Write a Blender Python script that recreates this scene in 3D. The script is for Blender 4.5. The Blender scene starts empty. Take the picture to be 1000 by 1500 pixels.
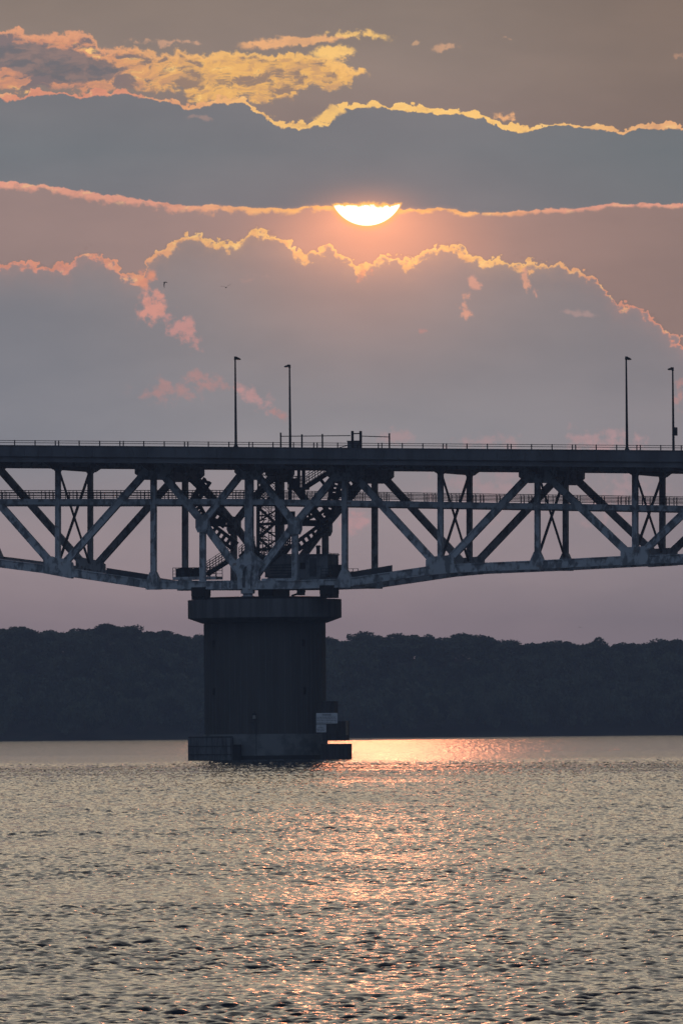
import bpy, bmesh, math, random
import numpy as np
from mathutils import Vector, Matrix

R = math.radians
sc = bpy.context.scene
col = sc.collection
rnd = random.Random(7)

# ------------------------------------------------------------------ camera
FPX = 11783.0                      # focal length in pixels of the 1000 px wide photograph
CAM_H = 3.77
PITCH = math.atan(311.5 / FPX)
ROLL = R(0.5)
cam_d = bpy.data.cameras.new('camera')
cam = bpy.data.objects.new('camera', cam_d)
col.objects.link(cam)
cam_d.sensor_fit = 'HORIZONTAL'
cam_d.sensor_width = 24.0
cam_d.lens = 24.0 * FPX / 1000.0
cam_d.clip_start = 1.0
cam_d.clip_end = 20000.0
_fw = Vector((0, math.cos(PITCH), math.sin(PITCH)))
_rt0 = Vector((1, 0, 0))
_up0 = _rt0.cross(_fw)
_rt = _rt0 * math.cos(ROLL) - _up0 * math.sin(ROLL)
_up = _up0 * math.cos(ROLL) + _rt0 * math.sin(ROLL)
cam.matrix_world = Matrix(((_rt.x, _up.x, -_fw.x, 0), (_rt.y, _up.y, -_fw.y, 0), (_rt.z, _up.z, -_fw.z, CAM_H), (0, 0, 0, 1)))
sc.camera = cam

# ------------------------------------------------------------------ view
sc.view_settings.view_transform = 'Standard'
sc.view_settings.look = 'None'
sc.view_settings.exposure = 0.0
sc.view_settings.gamma = 1.0
sc.render.engine = 'CYCLES'
sc.cycles.max_bounces = 6
sc.cycles.glossy_bounces = 3
sc.cycles.diffuse_bounces = 3
sc.cycles.volume_bounces = 0
sc.cycles.sample_clamp_indirect = 4.0
sc.cycles.sample_clamp_direct = 4.0
sc.cycles.use_denoising = True
sc.cycles.denoiser = 'OPENIMAGEDENOISE'

# ------------------------------------------------------------------ survey helper: where a sight line meets a plane
def ray(px, py):
    return (_fw * FPX + _rt * (px - 500) + _up * (750 - py)).normalized()

SUN = ray(537, 274.5)
SUN_EL = math.asin(SUN.z)
SUN_AZ = math.atan2(SUN.x, SUN.y)

# ------------------------------------------------------------------ node expressions
class NT:
    def __init__(s, tree): s.t = tree; s.n = tree.nodes; s.l = tree.links
    def link(s, v, sock):
        if isinstance(v, X): s.l.new(v.s, sock)
        else: sock.default_value = v
    def math(s, op, *a, clamp=False):
        m = s.n.new('ShaderNodeMath'); m.operation = op; m.use_clamp = clamp
        for i, v in enumerate(a): s.link(v, m.inputs[i])
        return X(s, m.outputs[0])
    def smooth(s, x, a, b, lo=0.0, hi=1.0):
        m = s.n.new('ShaderNodeMapRange'); m.interpolation_type = 'SMOOTHSTEP'
        s.link(x, m.inputs[0]); s.link(a, m.inputs[1]); s.link(b, m.inputs[2])
        m.inputs[3].default_value = lo; m.inputs[4].default_value = hi
        return X(s, m.outputs[0])
    def vec(s, x, y, z=0.0):
        c = s.n.new('ShaderNodeCombineXYZ')
        for i, v in enumerate((x, y, z)): s.link(v, c.inputs[i])
        return X(s, c.outputs[0])
    def noise(s, v, scale, detail=4.0, rough=0.55, dist=0.0):
        m = s.n.new('ShaderNodeTexNoise'); s.l.new(v.s, m.inputs['Vector'])
        m.inputs['Scale'].default_value = scale; m.inputs['Detail'].default_value = detail
        m.inputs['Roughness'].default_value = rough; m.inputs['Distortion'].default_value = dist
        return X(s, m.outputs['Fac'])
    def curve(s, x, pts, lo, hi, ylo, yhi):
        f = s.n.new('ShaderNodeFloatCurve')
        u = (x - lo) * (1.0 / (hi - lo))
        s.link(u, f.inputs['Value'])
        c = f.mapping.curves[0]
        P = [((a - lo) / (hi - lo), (b - ylo) / (yhi - ylo)) for a, b in pts]
        c.points[0].location = P[0]; c.points[1].location = P[-1]
        for q in P[1:-1]: c.points.new(*q)
        for q in c.points: q.handle_type = 'VECTOR'
        f.mapping.update()
        return X(s, f.outputs[0]) * (yhi - ylo) + ylo
    def mix(s, f, a, b, mode='MIX'):
        m = s.n.new('ShaderNodeMix'); m.data_type = 'RGBA'; m.blend_type = mode; m.clamp_factor = True
        s.link(f, m.inputs[0]); s.link(a, m.inputs[6]); s.link(b, m.inputs[7])
        return X(s, m.outputs[2])
    def ramp(s, x, stops):
        r = s.n.new('ShaderNodeValToRGB'); s.link(x, r.inputs[0])
        e = r.color_ramp.elements
        e[0].position, e[0].color = stops[0][0], stops[0][1]
        e[1].position, e[1].color = stops[-1][0], stops[-1][1]
        for p, c in stops[1:-1]:
            q = e.new(p); q.color = c
        return X(s, r.outputs[0])

class X:
    def __init__(s, nt, sock): s.nt = nt; s.s = sock
    def __add__(s, o): return s.nt.math('ADD', s, o)
    def __radd__(s, o): return s.nt.math('ADD', o, s)
    def __sub__(s, o): return s.nt.math('SUBTRACT', s, o)
    def __rsub__(s, o): return s.nt.math('SUBTRACT', o, s)
    def __mul__(s, o): return s.nt.math('MULTIPLY', s, o)
    def __rmul__(s, o): return s.nt.math('MULTIPLY', o, s)
    def __truediv__(s, o): return s.nt.math('DIVIDE', s, o)
    def abs(s): return s.nt.math('ABSOLUTE', s)
    def sqrt(s): return s.nt.math('SQRT', s)
    def exp(s): return s.nt.math('EXPONENT', s)

def lin(r, g, b):
    f = lambda c: (c / 255 / 12.92) if c / 255 <= 0.04045 else ((c / 255 + 0.055) / 1.055) ** 2.4
    return (f(r), f(g), f(b), 1.0)

# ------------------------------------------------------------------ sky
w = bpy.data.worlds.new('World'); sc.world = w; w.use_nodes = True
w.node_tree.nodes.clear()
T = NT(w.node_tree)
tc = T.n.new('ShaderNodeTexCoord')
sep = T.n.new('ShaderNodeSeparateXYZ'); T.l.new(tc.outputs['Generated'], sep.inputs[0])
dx_, dy_, dz_ = (X(T, sep.outputs[i]) for i in range(3))
ys = T.math('MAXIMUM', dy_, 0.05)
A = dx_ / ys * FPX                              # azimuth and height in sky units (206 units = 1 degree)
B = dz_ / ys * FPX - 311.5
cr, sr = math.cos(ROLL), math.sin(ROLL)
px = A * cr - B * sr + 500.0
py = 750.0 - (A * sr + B * cr)
V = T.vec(px * 0.01, py * 0.01, 0.0)
V2 = T.vec(px * 0.01 + 37.0, py * 0.01 - 11.0, 0.3)
Vs = T.vec(px * 0.01 * 0.45, py * 0.01, 1.7)    # stretched sideways
nA = T.noise(V, 2.6, 5.0, 0.55) - 0.5
nB = T.noise(V2, 2.6, 5.0, 0.55) - 0.5
nF = T.noise(V2, 9.0, 4.0, 0.6) - 0.5
nG = T.noise(V, 8.0, 4.0, 0.6) - 0.5
wx = px + nA * 60.0 + nG * 26.0
wy = py + nB * 46.0 + nF * 22.0
puff = (T.noise(T.vec(px * 0.01 + 5.0, py * 0.01 + 3.0, 0.9), 3.6, 2.0, 0.5) - 0.5).abs() * 2.0
puff2 = (T.noise(T.vec(px * 0.01 - 5.0, py * 0.01 + 8.0, 0.2), 9.0, 3.0, 0.5) - 0.5).abs() * 2.0
soft = T.noise(T.vec(px * 0.003, py * 0.008, 4.0), 1.4, 4.0, 0.55) - 0.5
sx, sy = 537.0, 274.5
rsun = ((px - sx) * (px - sx) + (py - sy) * (py - sy)).sqrt()
near = T.smooth(rsun, 620.0, 20.0)              # closeness to the sun

# clear sky behind everything, darker brown above
yy = py * (1 / 1100.0)
hx = px * 0.001
c0 = T.ramp(yy, [(0.0, lin(134, 122, 114)), (0.09, lin(141, 128, 121)), (0.17, lin(134, 122, 119)), (0.25, lin(130, 122, 124)), (1.0, lin(130, 122, 124))])
c0 = T.mix(T.smooth(hx, 0.55, 1.05) * 0.55, c0, lin(116, 100, 90))
slate = T.ramp(yy, [(0.0, lin(118, 120, 125)), (0.14, lin(118, 120, 125)), (0.2, lin(114, 120, 126)), (0.27, lin(120, 122, 128)), (1.0, lin(120, 122, 128))])
slate = T.mix(T.smooth(hx, 0.6, 1.0) * 0.5, slate, lin(104, 112, 116))
pink = T.ramp(hx, [(0.0, lin(148, 129, 126)), (0.35, lin(158, 136, 132)), (0.54, lin(182, 142, 130)), (0.75, lin(158, 133, 127)), (1.0, lin(142, 122, 117))])
body = T.ramp(yy, [(0.30, lin(141, 130, 130)), (0.40, lin(141, 134, 135)), (0.50, lin(136, 134, 138)), (0.58, lin(140, 140, 145)), (0.68, lin(148, 140, 144)), (0.78, lin(151, 140, 144)), (0.87, lin(146, 134, 141)), (1.0, lin(138, 126, 135))])
lb = T.smooth(hx, 0.45, 0.0) * T.smooth(yy, 0.32, 0.42) * T.smooth(yy, 0.72, 0.58)
body = T.mix(lb * 0.65, body, lin(118, 124, 134))
body = T.mix(T.smooth(hx, 0.6, 1.05) * 0.45, body, lin(128, 124, 130))

d1 = T.curve(wx, [(-200, 150), (0, 140), (15, 146), (60, 138), (130, 142), (180, 136), (240, 146), (270, 157), (330, 151), (362, 152), (378, 166), (398, 183), (440, 187), (478, 184), (492, 160), (520, 155), (560, 154), (600, 157), (650, 163), (700, 170), (725, 178), (745, 189), (780, 191), (800, 183), (850, 186), (895, 190), (908, 194), (950, 187), (1000, 188), (1200, 175)], -200, 1200, 0, 600)
d1 = wy * 0.45 + py * 0.55 - d1
d2c = T.curve(wx, [(-200, 255), (0, 264), (60, 269), (130, 279), (200, 289), (222, 294), (300, 301), (400, 303), (490, 302), (537, 300), (585, 307), (640, 304), (720, 311), (800, 305), (880, 301), (1000, 296), (1200, 285)], -200, 1200, 0, 600)
d2 = wy * 0.35 + py * 0.65 - d2c
d3c = T.curve(px + nA * 34.0 + nG * 16.0, [(-200, 375), (0, 382), (40, 380), (72, 386), (100, 388), (110, 374), (125, 367), (150, 372), (168, 384), (182, 398), (203, 406), (212, 398), (214, 376), (232, 364), (250, 358), (258, 345), (275, 341), (300, 345), (335, 352), (360, 342), (374, 333), (400, 342), (430, 355), (447, 365), (465, 363), (490, 360), (505, 374), (522, 384), (545, 380), (575, 373), (605, 380), (622, 366), (645, 358), (668, 357), (690, 369), (712, 377), (740, 377), (775, 382), (820, 385), (852, 390), (872, 404), (885, 418), (898, 440), (925, 444), (945, 455), (965, 468), (985, 485), (1000, 503), (1060, 560), (1200, 640)], -200, 1200, 0, 700)
d3 = py + nB * 18.0 + nF * 8.0 + (puff * 26.0 - 5.0) + (puff2 * 13.0 - 2.5) - d3c

gold = lin(246, 200, 122); gold2 = lin(232, 176, 126); salmon = lin(218, 148, 122); rose = lin(180, 136, 132)
rimc = T.mix(T.smooth(rsun, 480.0, 180.0), salmon, gold)
rimc = T.mix(T.smooth(nF, -0.25, 0.2) * 0.35, rimc, lin(196, 140, 118))

sky = T.mix(T.smooth(d1, -1.5, 1.5), c0, slate)
# upper-left cloud bank
top = T.curve(wx, [(-200, 45), (0, 46), (70, 48), (130, 52), (150, 68), (200, 66), (250, 75), (310, 80), (370, 78), (440, 82), (500, 90), (535, 102), (550, 112), (1200, 112)], -200, 1200, 0, 600)
bot = T.curve(wx, [(-200, 132), (0, 132), (120, 134), (190, 132), (262, 132), (285, 146), (360, 148), (430, 152), (450, 134), (500, 124), (535, 110), (550, 106), (1200, 106)], -200, 1200, 0, 600)
Vb = T.vec(px * 0.01 * 0.42 + nB * 0.25, py * 0.01 + nA * 0.20 + px * 0.0007, 1.7)
tex = T.noise(Vb, 4.6, 6.0, 0.6, 0.3)
tex2 = T.noise(Vb, 9.0, 5.0, 0.6, 0.3)
inb = T.smooth(wy - top, -1.5, 3.0) * T.smooth(bot - wy + (tex - 0.5) * 40.0, -2.0, 7.0) * T.smooth(wx, 552.0, 540.0)
hole = T.smooth((px - 78) * (px - 78) * (1 / 8600.0) + (py + px * -0.16 - 78) * (py + px * -0.16 - 78) * (1 / 560.0) + nA * 2.2 + nG * 1.4, 1.25, 0.8)
hole2 = T.smooth((px - 200) * (px - 200) * (1 / 900.0) + (py - 100) * (py - 100) * (1 / 130.0) + nB * 2.6, 1.2, 0.7) * 0.7
lit = T.smooth(tex + (tex2 - 0.5) * 0.35, 0.42, 0.54)
bankc = T.mix(T.smooth(px, 90.0, 330.0), lin(208, 148, 118), lin(230, 180, 110))
bankc = T.mix(T.smooth(tex2, 0.46, 0.66) * 0.75, bankc, T.mix(T.smooth(px, 120.0, 330.0), lin(182, 136, 120), lin(190, 150, 116)))
bankc = T.mix(T.smooth(tex2, 0.45, 0.3) * 0.9, bankc, lin(248, 206, 128))
sky = T.mix(inb, sky, T.mix(lit, T.mix(T.smooth(px, 120.0, 300.0), lin(128, 116, 118), lin(150, 128, 114)), bankc))
sky = T.mix(hole * inb * 0.92, sky, T.mix(T.smooth(tex2, 0.40, 0.66) * 0.6, lin(110, 109, 114), lin(150, 128, 122)))
toprim = T.smooth((wy - top - 3.0).abs(), 6.5, 0.5) * T.smooth(wx, 548.0, 530.0)
sky = T.mix(toprim * 0.85, sky, T.mix(T.smooth(px, 100.0, 380.0), lin(222, 160, 124), lin(240, 190, 116)))

def rimtone(c):                                     # lit edge: grain of brighter and duller cloud
    c = T.mix(T.smooth(tex2, 0.50, 0.68) * 0.55, c, T.mix(0.55, c, lin(150, 112, 104)))
    return T.mix(T.smooth(tex2, 0.46, 0.32) * 0.6, c, T.mix(0.6, c, lin(255, 224, 150)))
up1 = T.math('MAXIMUM', 4.0 + nA * 34.0 + puff * 18.0 + puff2 * 8.0 - 1.0, 2.2)
rim1 = T.smooth(d1, 1.2, -0.8) * T.smooth(d1 + up1, -0.8, 1.2)
sky = T.mix(rim1 * 0.97, sky, rimtone(T.mix(T.smooth(px, 150.0, 480.0), salmon, T.mix(T.smooth(px, 1000.0, 700.0), gold2, gold))))

sky = T.mix(T.smooth(d2, -1.5, 1.5), sky, pink)
w2 = T.smooth(px, 600.0, 250.0, 0.55, 1.0)
rim2 = T.smooth(d2, -1.5, 1.0) * T.smooth(d2, (13.0 + nA * 52.0 + nF * 34.0) * w2, (3.0 + nA * 30.0 + nF * 22.0) * w2)
sky = T.mix(rim2 * 0.9, sky, rimtone(T.mix(T.smooth(rsun, 330.0, 60.0), lin(226, 160, 138), lin(252, 190, 110))))

sky = T.mix(T.smooth(d3, -0.8, 0.8), sky, body)
th3 = T.math('MAXIMUM', 5.5 + nA * 56.0 + nG * 30.0 + puff2 * 8.0, 2.4) * T.smooth(px, 1010.0, 820.0, 0.55, 1.0)
rim3 = T.smooth(d3, -1.0, 1.0) * T.smooth(d3, th3 + 5.0, th3 - 3.0)
c3 = T.mix(T.smooth(rsun, 430.0, 200.0), salmon, T.mix(0.25, gold, gold2))
glow3 = T.smooth(d3, 0.0, 1.0) * (T.math('MAXIMUM', d3, 0.0) * (-1 / 16.0)).exp()
sky = T.mix(glow3 * 0.30, sky, T.mix(0.5, c3, rose))
sky = T.mix(rim3 * 0.95, sky, rimtone(T.mix(T.smooth(d3, 0.0, 9.0) * 0.5, c3, T.mix(T.smooth(rsun, 430.0, 200.0), lin(206, 148, 138), lin(226, 164, 122)))))
halo3 = T.smooth((d3 + 2.0).abs(), 2.0, 0.5)
sky = T.mix(halo3 * 0.10, sky, lin(90, 70, 66))

# loose patches of lit cloud: centre, half sizes, slant, colour, strength, softness
pn = T.noise(V2, 5.5, 6.0, 0.6)
def patch(cx, cy, rx, ry, slant, colr, k, lo=0.35, hi=0.75):
    global sky
    a = wx * 0.6 + px * 0.4 - cx
    b = wy * 0.6 + py * 0.4 - cy - a * slant
    e = 1.15 - (a * a * (1 / (rx * rx)) + b * b * (1 / (ry * ry))).sqrt()
    m = T.smooth(e * 1.0 + (pn - 0.5) * 4.4, lo, hi + 0.45) * T.smooth(e, -0.2, 0.45)
    sky = T.mix(m * k, sky, T.mix(T.smooth(tex2, 0.45, 0.65) * 0.35, colr, T.mix(0.5, colr, lin(140, 120, 118))))
patch(440, 58, 85, 7, -0.10, gold2, 0.9, -0.4, 0.1)
patch(390, 64, 34, 4, -0.05, gold2, 0.85, -0.4, 0.1)
patch(520, 48, 50, 8, 0.05, gold, 0.95, 0.1, 0.4)
patch(488, 78, 30, 11, 0.0, gold, 0.95, 0.0, 0.3)
patch(245, 60, 62, 5, 0.02, lin(206, 162, 134), 0.75, 0.2, 0.6)
patch(652, 68, 22, 8, 0.1, lin(214, 168, 134), 0.7, 0.3, 0.6)
patch(740, 57, 9, 4, 0.0, lin(196, 156, 130), 0.7, 0.3, 0.6)
patch(608, 60, 9, 4, 0.0, lin(206, 166, 130), 0.7, 0.2, 0.6)
patch(990, 78, 14, 7, 0.0, lin(186, 146, 122), 0.6, 0.3, 0.7)
patch(480, 168, 22, 13, -0.55, gold, 0.95, -0.1, 0.2)
patch(298, 172, 24, 6, 0.0, lin(176, 146, 136), 0.5, 0.2, 0.8)
patch(742, 168, 20, 6, 0.1, gold2, 0.9, 0.0, 0.3)
patch(216, 408, 14, 14, 0.0, salmon, 0.95, -0.1, 0.3)
patch(222, 446, 24, 30, -0.3, lin(214, 152, 138), 0.9, 0.1, 0.5)
patch(268, 484, 30, 26, 0.5, lin(202, 148, 142), 0.8, 0.25, 0.7)
patch(245, 574, 52, 22, 0.0, rose, 0.6, 0.2, 0.9)
patch(310, 560, 60, 14, 0.25, rose, 0.6, 0.2, 0.9)
patch(372, 582, 42, 20, 0.6, lin(196, 150, 148), 0.65, 0.15, 0.8)
patch(408, 608, 16, 10, 0.6, rose, 0.6, 0.2, 0.8)
patch(370, 406, 26, 8, 0.0, lin(168, 144, 140), 0.6, 0.2, 0.8)
patch(535, 398, 10, 14, 0.0, salmon, 0.75, 0.2, 0.6)
patch(697, 416, 14, 12, 0.4, lin(212, 158, 140), 0.8, 0.15, 0.6)
patch(683, 452, 10, 22, 0.0, lin(218, 160, 138), 0.85, 0.15, 0.6)
patch(772, 408, 7, 26, 0.0, lin(222, 164, 138), 0.85, 0.0, 0.5)
patch(786, 432, 9, 10, 0.4, lin(214, 158, 140), 0.8, 0.1, 0.5)
patch(848, 459, 26, 7, 0.0, lin(176, 150, 146), 0.7, -0.1, 0.5)
patch(618, 482, 7, 6, 0.0, rose, 0.7, 0.1, 0.5)
patch(996, 575, 12, 30, 0.0, rose, 0.7, 0.1, 0.6)
patch(700, 648, 70, 18, 0.0, lin(176, 146, 148), 0.55, 0.3, 0.9)
patch(590, 640, 40, 16, 0.0, lin(176, 146, 148), 0.5, 0.3, 0.9)
patch(880, 650, 90, 28, 0.0, lin(182, 148, 150), 0.6, 0.3, 0.9)
patch(720, 720, 110, 50, 0.0, lin(170, 144, 148), 0.5, 0.3, 1.0)
patch(910, 730, 80, 60, 0.0, lin(172, 146, 150), 0.5, 0.3, 1.0)
patch(520, 760, 26, 24, 0.0, lin(186, 146, 148), 0.6, 0.1, 0.7)

# glow round the sun and the disc itself, its top cut off by the slate cloud
below = T.smooth(d2, -6.0, 4.0)
g1 = (rsun * rsun * (-1 / (88.0 ** 2))).exp()
g2 = (rsun * (-1 / 150.0)).exp()
gv = (rsun * rsun * (-1 / (190.0 ** 2))).exp()
def ell(cx, cy, rx, ry):
    return ((px - cx) * (px - cx) * (-1 / (rx * rx)) + (py - cy) * (py - cy) * (-1 / (ry * ry))).exp()
glow = ell(537, 312, 66, 30) * 0.42 + ell(537, 345, 130, 56) * below * 0.32 + ell(537, 395, 170, 120) * below * 0.12 + ell(537, 300, 330, 150) * 0.035
gx = (py - 330) * (1 / 130.0)
sky = T.mix(1.0, sky, T.mix(glow, (0, 0, 0, 1), (1.0, 0.32, 0.10, 1)), 'ADD')
rim = T.smooth(rsun, 66.0, 54.0) * T.smooth(d2, -3.0, 3.0)
sky = T.mix(rim * 0.8, sky, (1.2, 0.55, 0.17, 1))
cutline = py + nF * 9.0 + nG * 9.0 + nA * 14.0 - 299.5
sky = T.mix(T.smooth(rsun, 58.0, 54.0) * T.smooth(cutline, -5.0, 0.0), sky, (1.25, 0.62, 0.16, 1))
disc = T.smooth(rsun, 55.6, 53.0) * T.smooth(cutline, -0.5, 4.5)
sky = T.mix(disc, sky, (3.4, 2.9, 2.3, 1))

sky = T.mix(1.0, sky, T.mix(T.smooth(soft, -0.25, 0.25), (1.10, 1.06, 1.04, 1), (1.24, 1.17, 1.13, 1)), 'MULTIPLY')
sky = T.mix(T.smooth(py, 350.0, 950.0), sky, T.mix(1.0, sky, (1.30, 1.24, 1.24, 1), 'MULTIPLY'))
# the rest of the vault: physical sky, warm veil of high cloud over the west
nish = T.n.new('ShaderNodeTexSky'); nish.sky_type = 'NISHITA'; nish.sun_disc = False
nish.sun_elevation = SUN_EL; nish.sun_rotation = SUN_AZ
nish.air_density = 1.0; nish.dust_density = 2.0; nish.ozone_density = 2.0
el = T.math('ARCSINE', dz_) * (180 / math.pi)
west = T.smooth(dy_, 0.1, 0.95)
veil = T.smooth(el, 4.0, 6.6) * T.smooth(el, 42.0, 9.0) * west
vault = T.mix(1.0, T.mix(1.0, X(T, nish.outputs[0]), (0.020, 0.022, 0.030, 1), 'MULTIPLY'), T.mix(veil, (0, 0, 0, 1), (0.385, 0.372, 0.318, 1)), 'ADD')
east = T.smooth(dy_, 0.2, -0.6) * T.smooth(el, 2.0, 40.0)
vault = T.mix(1.0, vault, T.mix(east, (0, 0, 0, 1), (0.27, 0.33, 0.43, 1)), 'ADD')
inside = T.smooth(el, 6.6, 5.4) * T.smooth(dy_, 0.80, 0.96)
final = T.mix(inside, vault, sky)
bg = T.n.new('ShaderNodeBackground'); T.l.new(final.s, bg.inputs[0]); bg.inputs[1].default_value = 1.0
out = T.n.new('ShaderNodeOutputWorld'); T.l.new(bg.outputs[0], out.inputs[0])

# ------------------------------------------------------------------ sun
sl = bpy.data.lights.new('sun', 'SUN'); sl.energy = 0.36; sl.angle = R(0.53); sl.color = (1.0, 0.31, 0.14)
so = bpy.data.objects.new('sun', sl); col.objects.link(so)
so.rotation_euler = Vector((0, 0, 1)).rotation_difference(SUN).to_euler()

# ------------------------------------------------------------------ materials
def material(name, color, rough=0.6, color2=None, scale=2.0, lo=0.45, hi=0.6, metallic=0.0, stretch=(1, 1, 1), spec=0.3, detail=6.0, bump=0.0):
    m = bpy.data.materials.new(name); m.use_nodes = True
    t = NT(m.node_tree); p = m.node_tree.nodes['Principled BSDF']
    p.inputs['Roughness'].default_value = rough; p.inputs['Metallic'].default_value = metallic
    p.inputs['Specular IOR Level'].default_value = spec
    c1 = tuple(color) + (1,)
    if color2 is None: color2 = tuple(x * 0.7 for x in color)
    tcn = t.n.new('ShaderNodeTexCoord'); mp = t.n.new('ShaderNodeMapping'); mp.inputs['Scale'].default_value = stretch
    t.l.new(tcn.outputs['Object'], mp.inputs[0])
    v = X(t, mp.outputs[0])
    n = t.noise(v, scale, detail, 0.6)
    c = t.mix(t.smooth(n, lo, hi), c1, tuple(color2) + (1,))
    n2 = t.noise(v, scale * 0.17, 3.0)
    c = t.mix(t.smooth(n2, 0.3, 0.7) * 0.35, c, tuple(x * 0.6 for x in color) + (1,))
    t.l.new(c.s, p.inputs['Base Color'])
    if bump:
        b = t.n.new('ShaderNodeBump'); b.inputs['Strength'].default_value = bump; b.inputs['Distance'].default_value = 0.05
        t.l.new(n.s, b.inputs['Height']); t.l.new(b.outputs[0], p.inputs['Normal'])
    return m

M = {}
M['steel'] = material('weathered_blue_grey_steel', (0.48, 0.53, 0.59), 0.65, (0.13, 0.145, 0.17), 1.3, 0.46, 0.60, stretch=(1.0, 1.0, 0.6))
_t = NT(M['steel'].node_tree); _p = M['steel'].node_tree.nodes['Principled BSDF']
_c = X(_t, _p.inputs['Base Color'].links[0].from_socket); _tc = _t.n.new('ShaderNodeTexCoord')
_n = _t.noise(X(_t, _tc.outputs['Object']), 0.9, 6.0, 0.7)
_t.l.new(_t.mix(_t.smooth(_n, 0.60, 0.68) * 0.7, _c, (0.16, 0.085, 0.05, 1)).s, _p.inputs['Base Color'])
_t = None
M['steel_dark'] = material('dark_deck_steel', (0.055, 0.065, 0.08), 0.7, (0.035, 0.04, 0.05), 0.8)
M['fascia'] = material('grey_fascia_steel', (0.115, 0.13, 0.155), 0.7, (0.065, 0.075, 0.09), 0.5, 0.42, 0.62, stretch=(1.0, 1.0, 0.25))
M['black_steel'] = material('black_metal', (0.018, 0.02, 0.023), 0.6, (0.012, 0.012, 0.013), 3.0, spec=0.15)
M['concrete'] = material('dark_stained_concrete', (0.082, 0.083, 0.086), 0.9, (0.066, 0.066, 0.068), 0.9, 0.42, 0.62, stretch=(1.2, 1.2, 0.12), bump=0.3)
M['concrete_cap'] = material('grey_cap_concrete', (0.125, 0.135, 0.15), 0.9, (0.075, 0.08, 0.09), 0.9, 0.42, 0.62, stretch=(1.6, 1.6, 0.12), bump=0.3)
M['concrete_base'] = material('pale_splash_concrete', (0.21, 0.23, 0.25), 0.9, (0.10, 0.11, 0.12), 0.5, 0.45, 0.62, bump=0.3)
M['wet'] = material('wet_waterline_concrete', (0.02, 0.021, 0.022), 0.5, (0.012, 0.012, 0.013), 1.5)
M['slat'] = material('grey_fender_slats', (0.15, 0.165, 0.185), 0.85, (0.07, 0.075, 0.085), 1.2, stretch=(2.5, 2.5, 0.3))
M['timber'] = material('tarred_timber', (0.055, 0.06, 0.068), 0.85, (0.035, 0.037, 0.04), 1.2, stretch=(2.5, 2.5, 0.3))
M['tan'] = material('weathered_tan_board', (0.28, 0.24, 0.19), 0.85, (0.16, 0.13, 0.11), 2.0)
M['sign'] = material('white_sign_panel', (0.62, 0.66, 0.72), 0.5, (0.5, 0.54, 0.6), 0.8)
M['ink'] = material('dark_sign_lettering', (0.03, 0.035, 0.06), 0.5, (0.02, 0.02, 0.04), 2.0)
M['bark'] = material('tree_bark', (0.07, 0.06, 0.05), 0.9, (0.04, 0.035, 0.03), 2.0)
M['house'] = material('machinery_house_paint', (0.16, 0.18, 0.21), 0.75, (0.065, 0.075, 0.09), 0.9)
M['feather'] = material('grey_feathers', (0.10, 0.095, 0.09), 0.8, (0.06, 0.055, 0.05), 8.0)
M['lens'] = material('lamp_lens_glass', (0.25, 0.25, 0.24), 0.3, (0.2, 0.2, 0.2), 3.0)
M['earth'] = material('shore_earth', (0.06, 0.055, 0.045), 0.95, (0.03, 0.035, 0.025), 0.15)

def leafmat(name, c, c2):
    m = material(name, c, 0.8, c2, 0.35, 0.38, 0.62, spec=0.15, detail=3.0)
    return m
M['leaf'] = leafmat('summer_foliage', (0.075, 0.105, 0.055), (0.04, 0.06, 0.032))
M['leaf2'] = material('dark_foliage', (0.11, 0.135, 0.09), 0.8, (0.035, 0.052, 0.032), 0.14, 0.44, 0.58, spec=0.1, detail=3.0)

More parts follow.
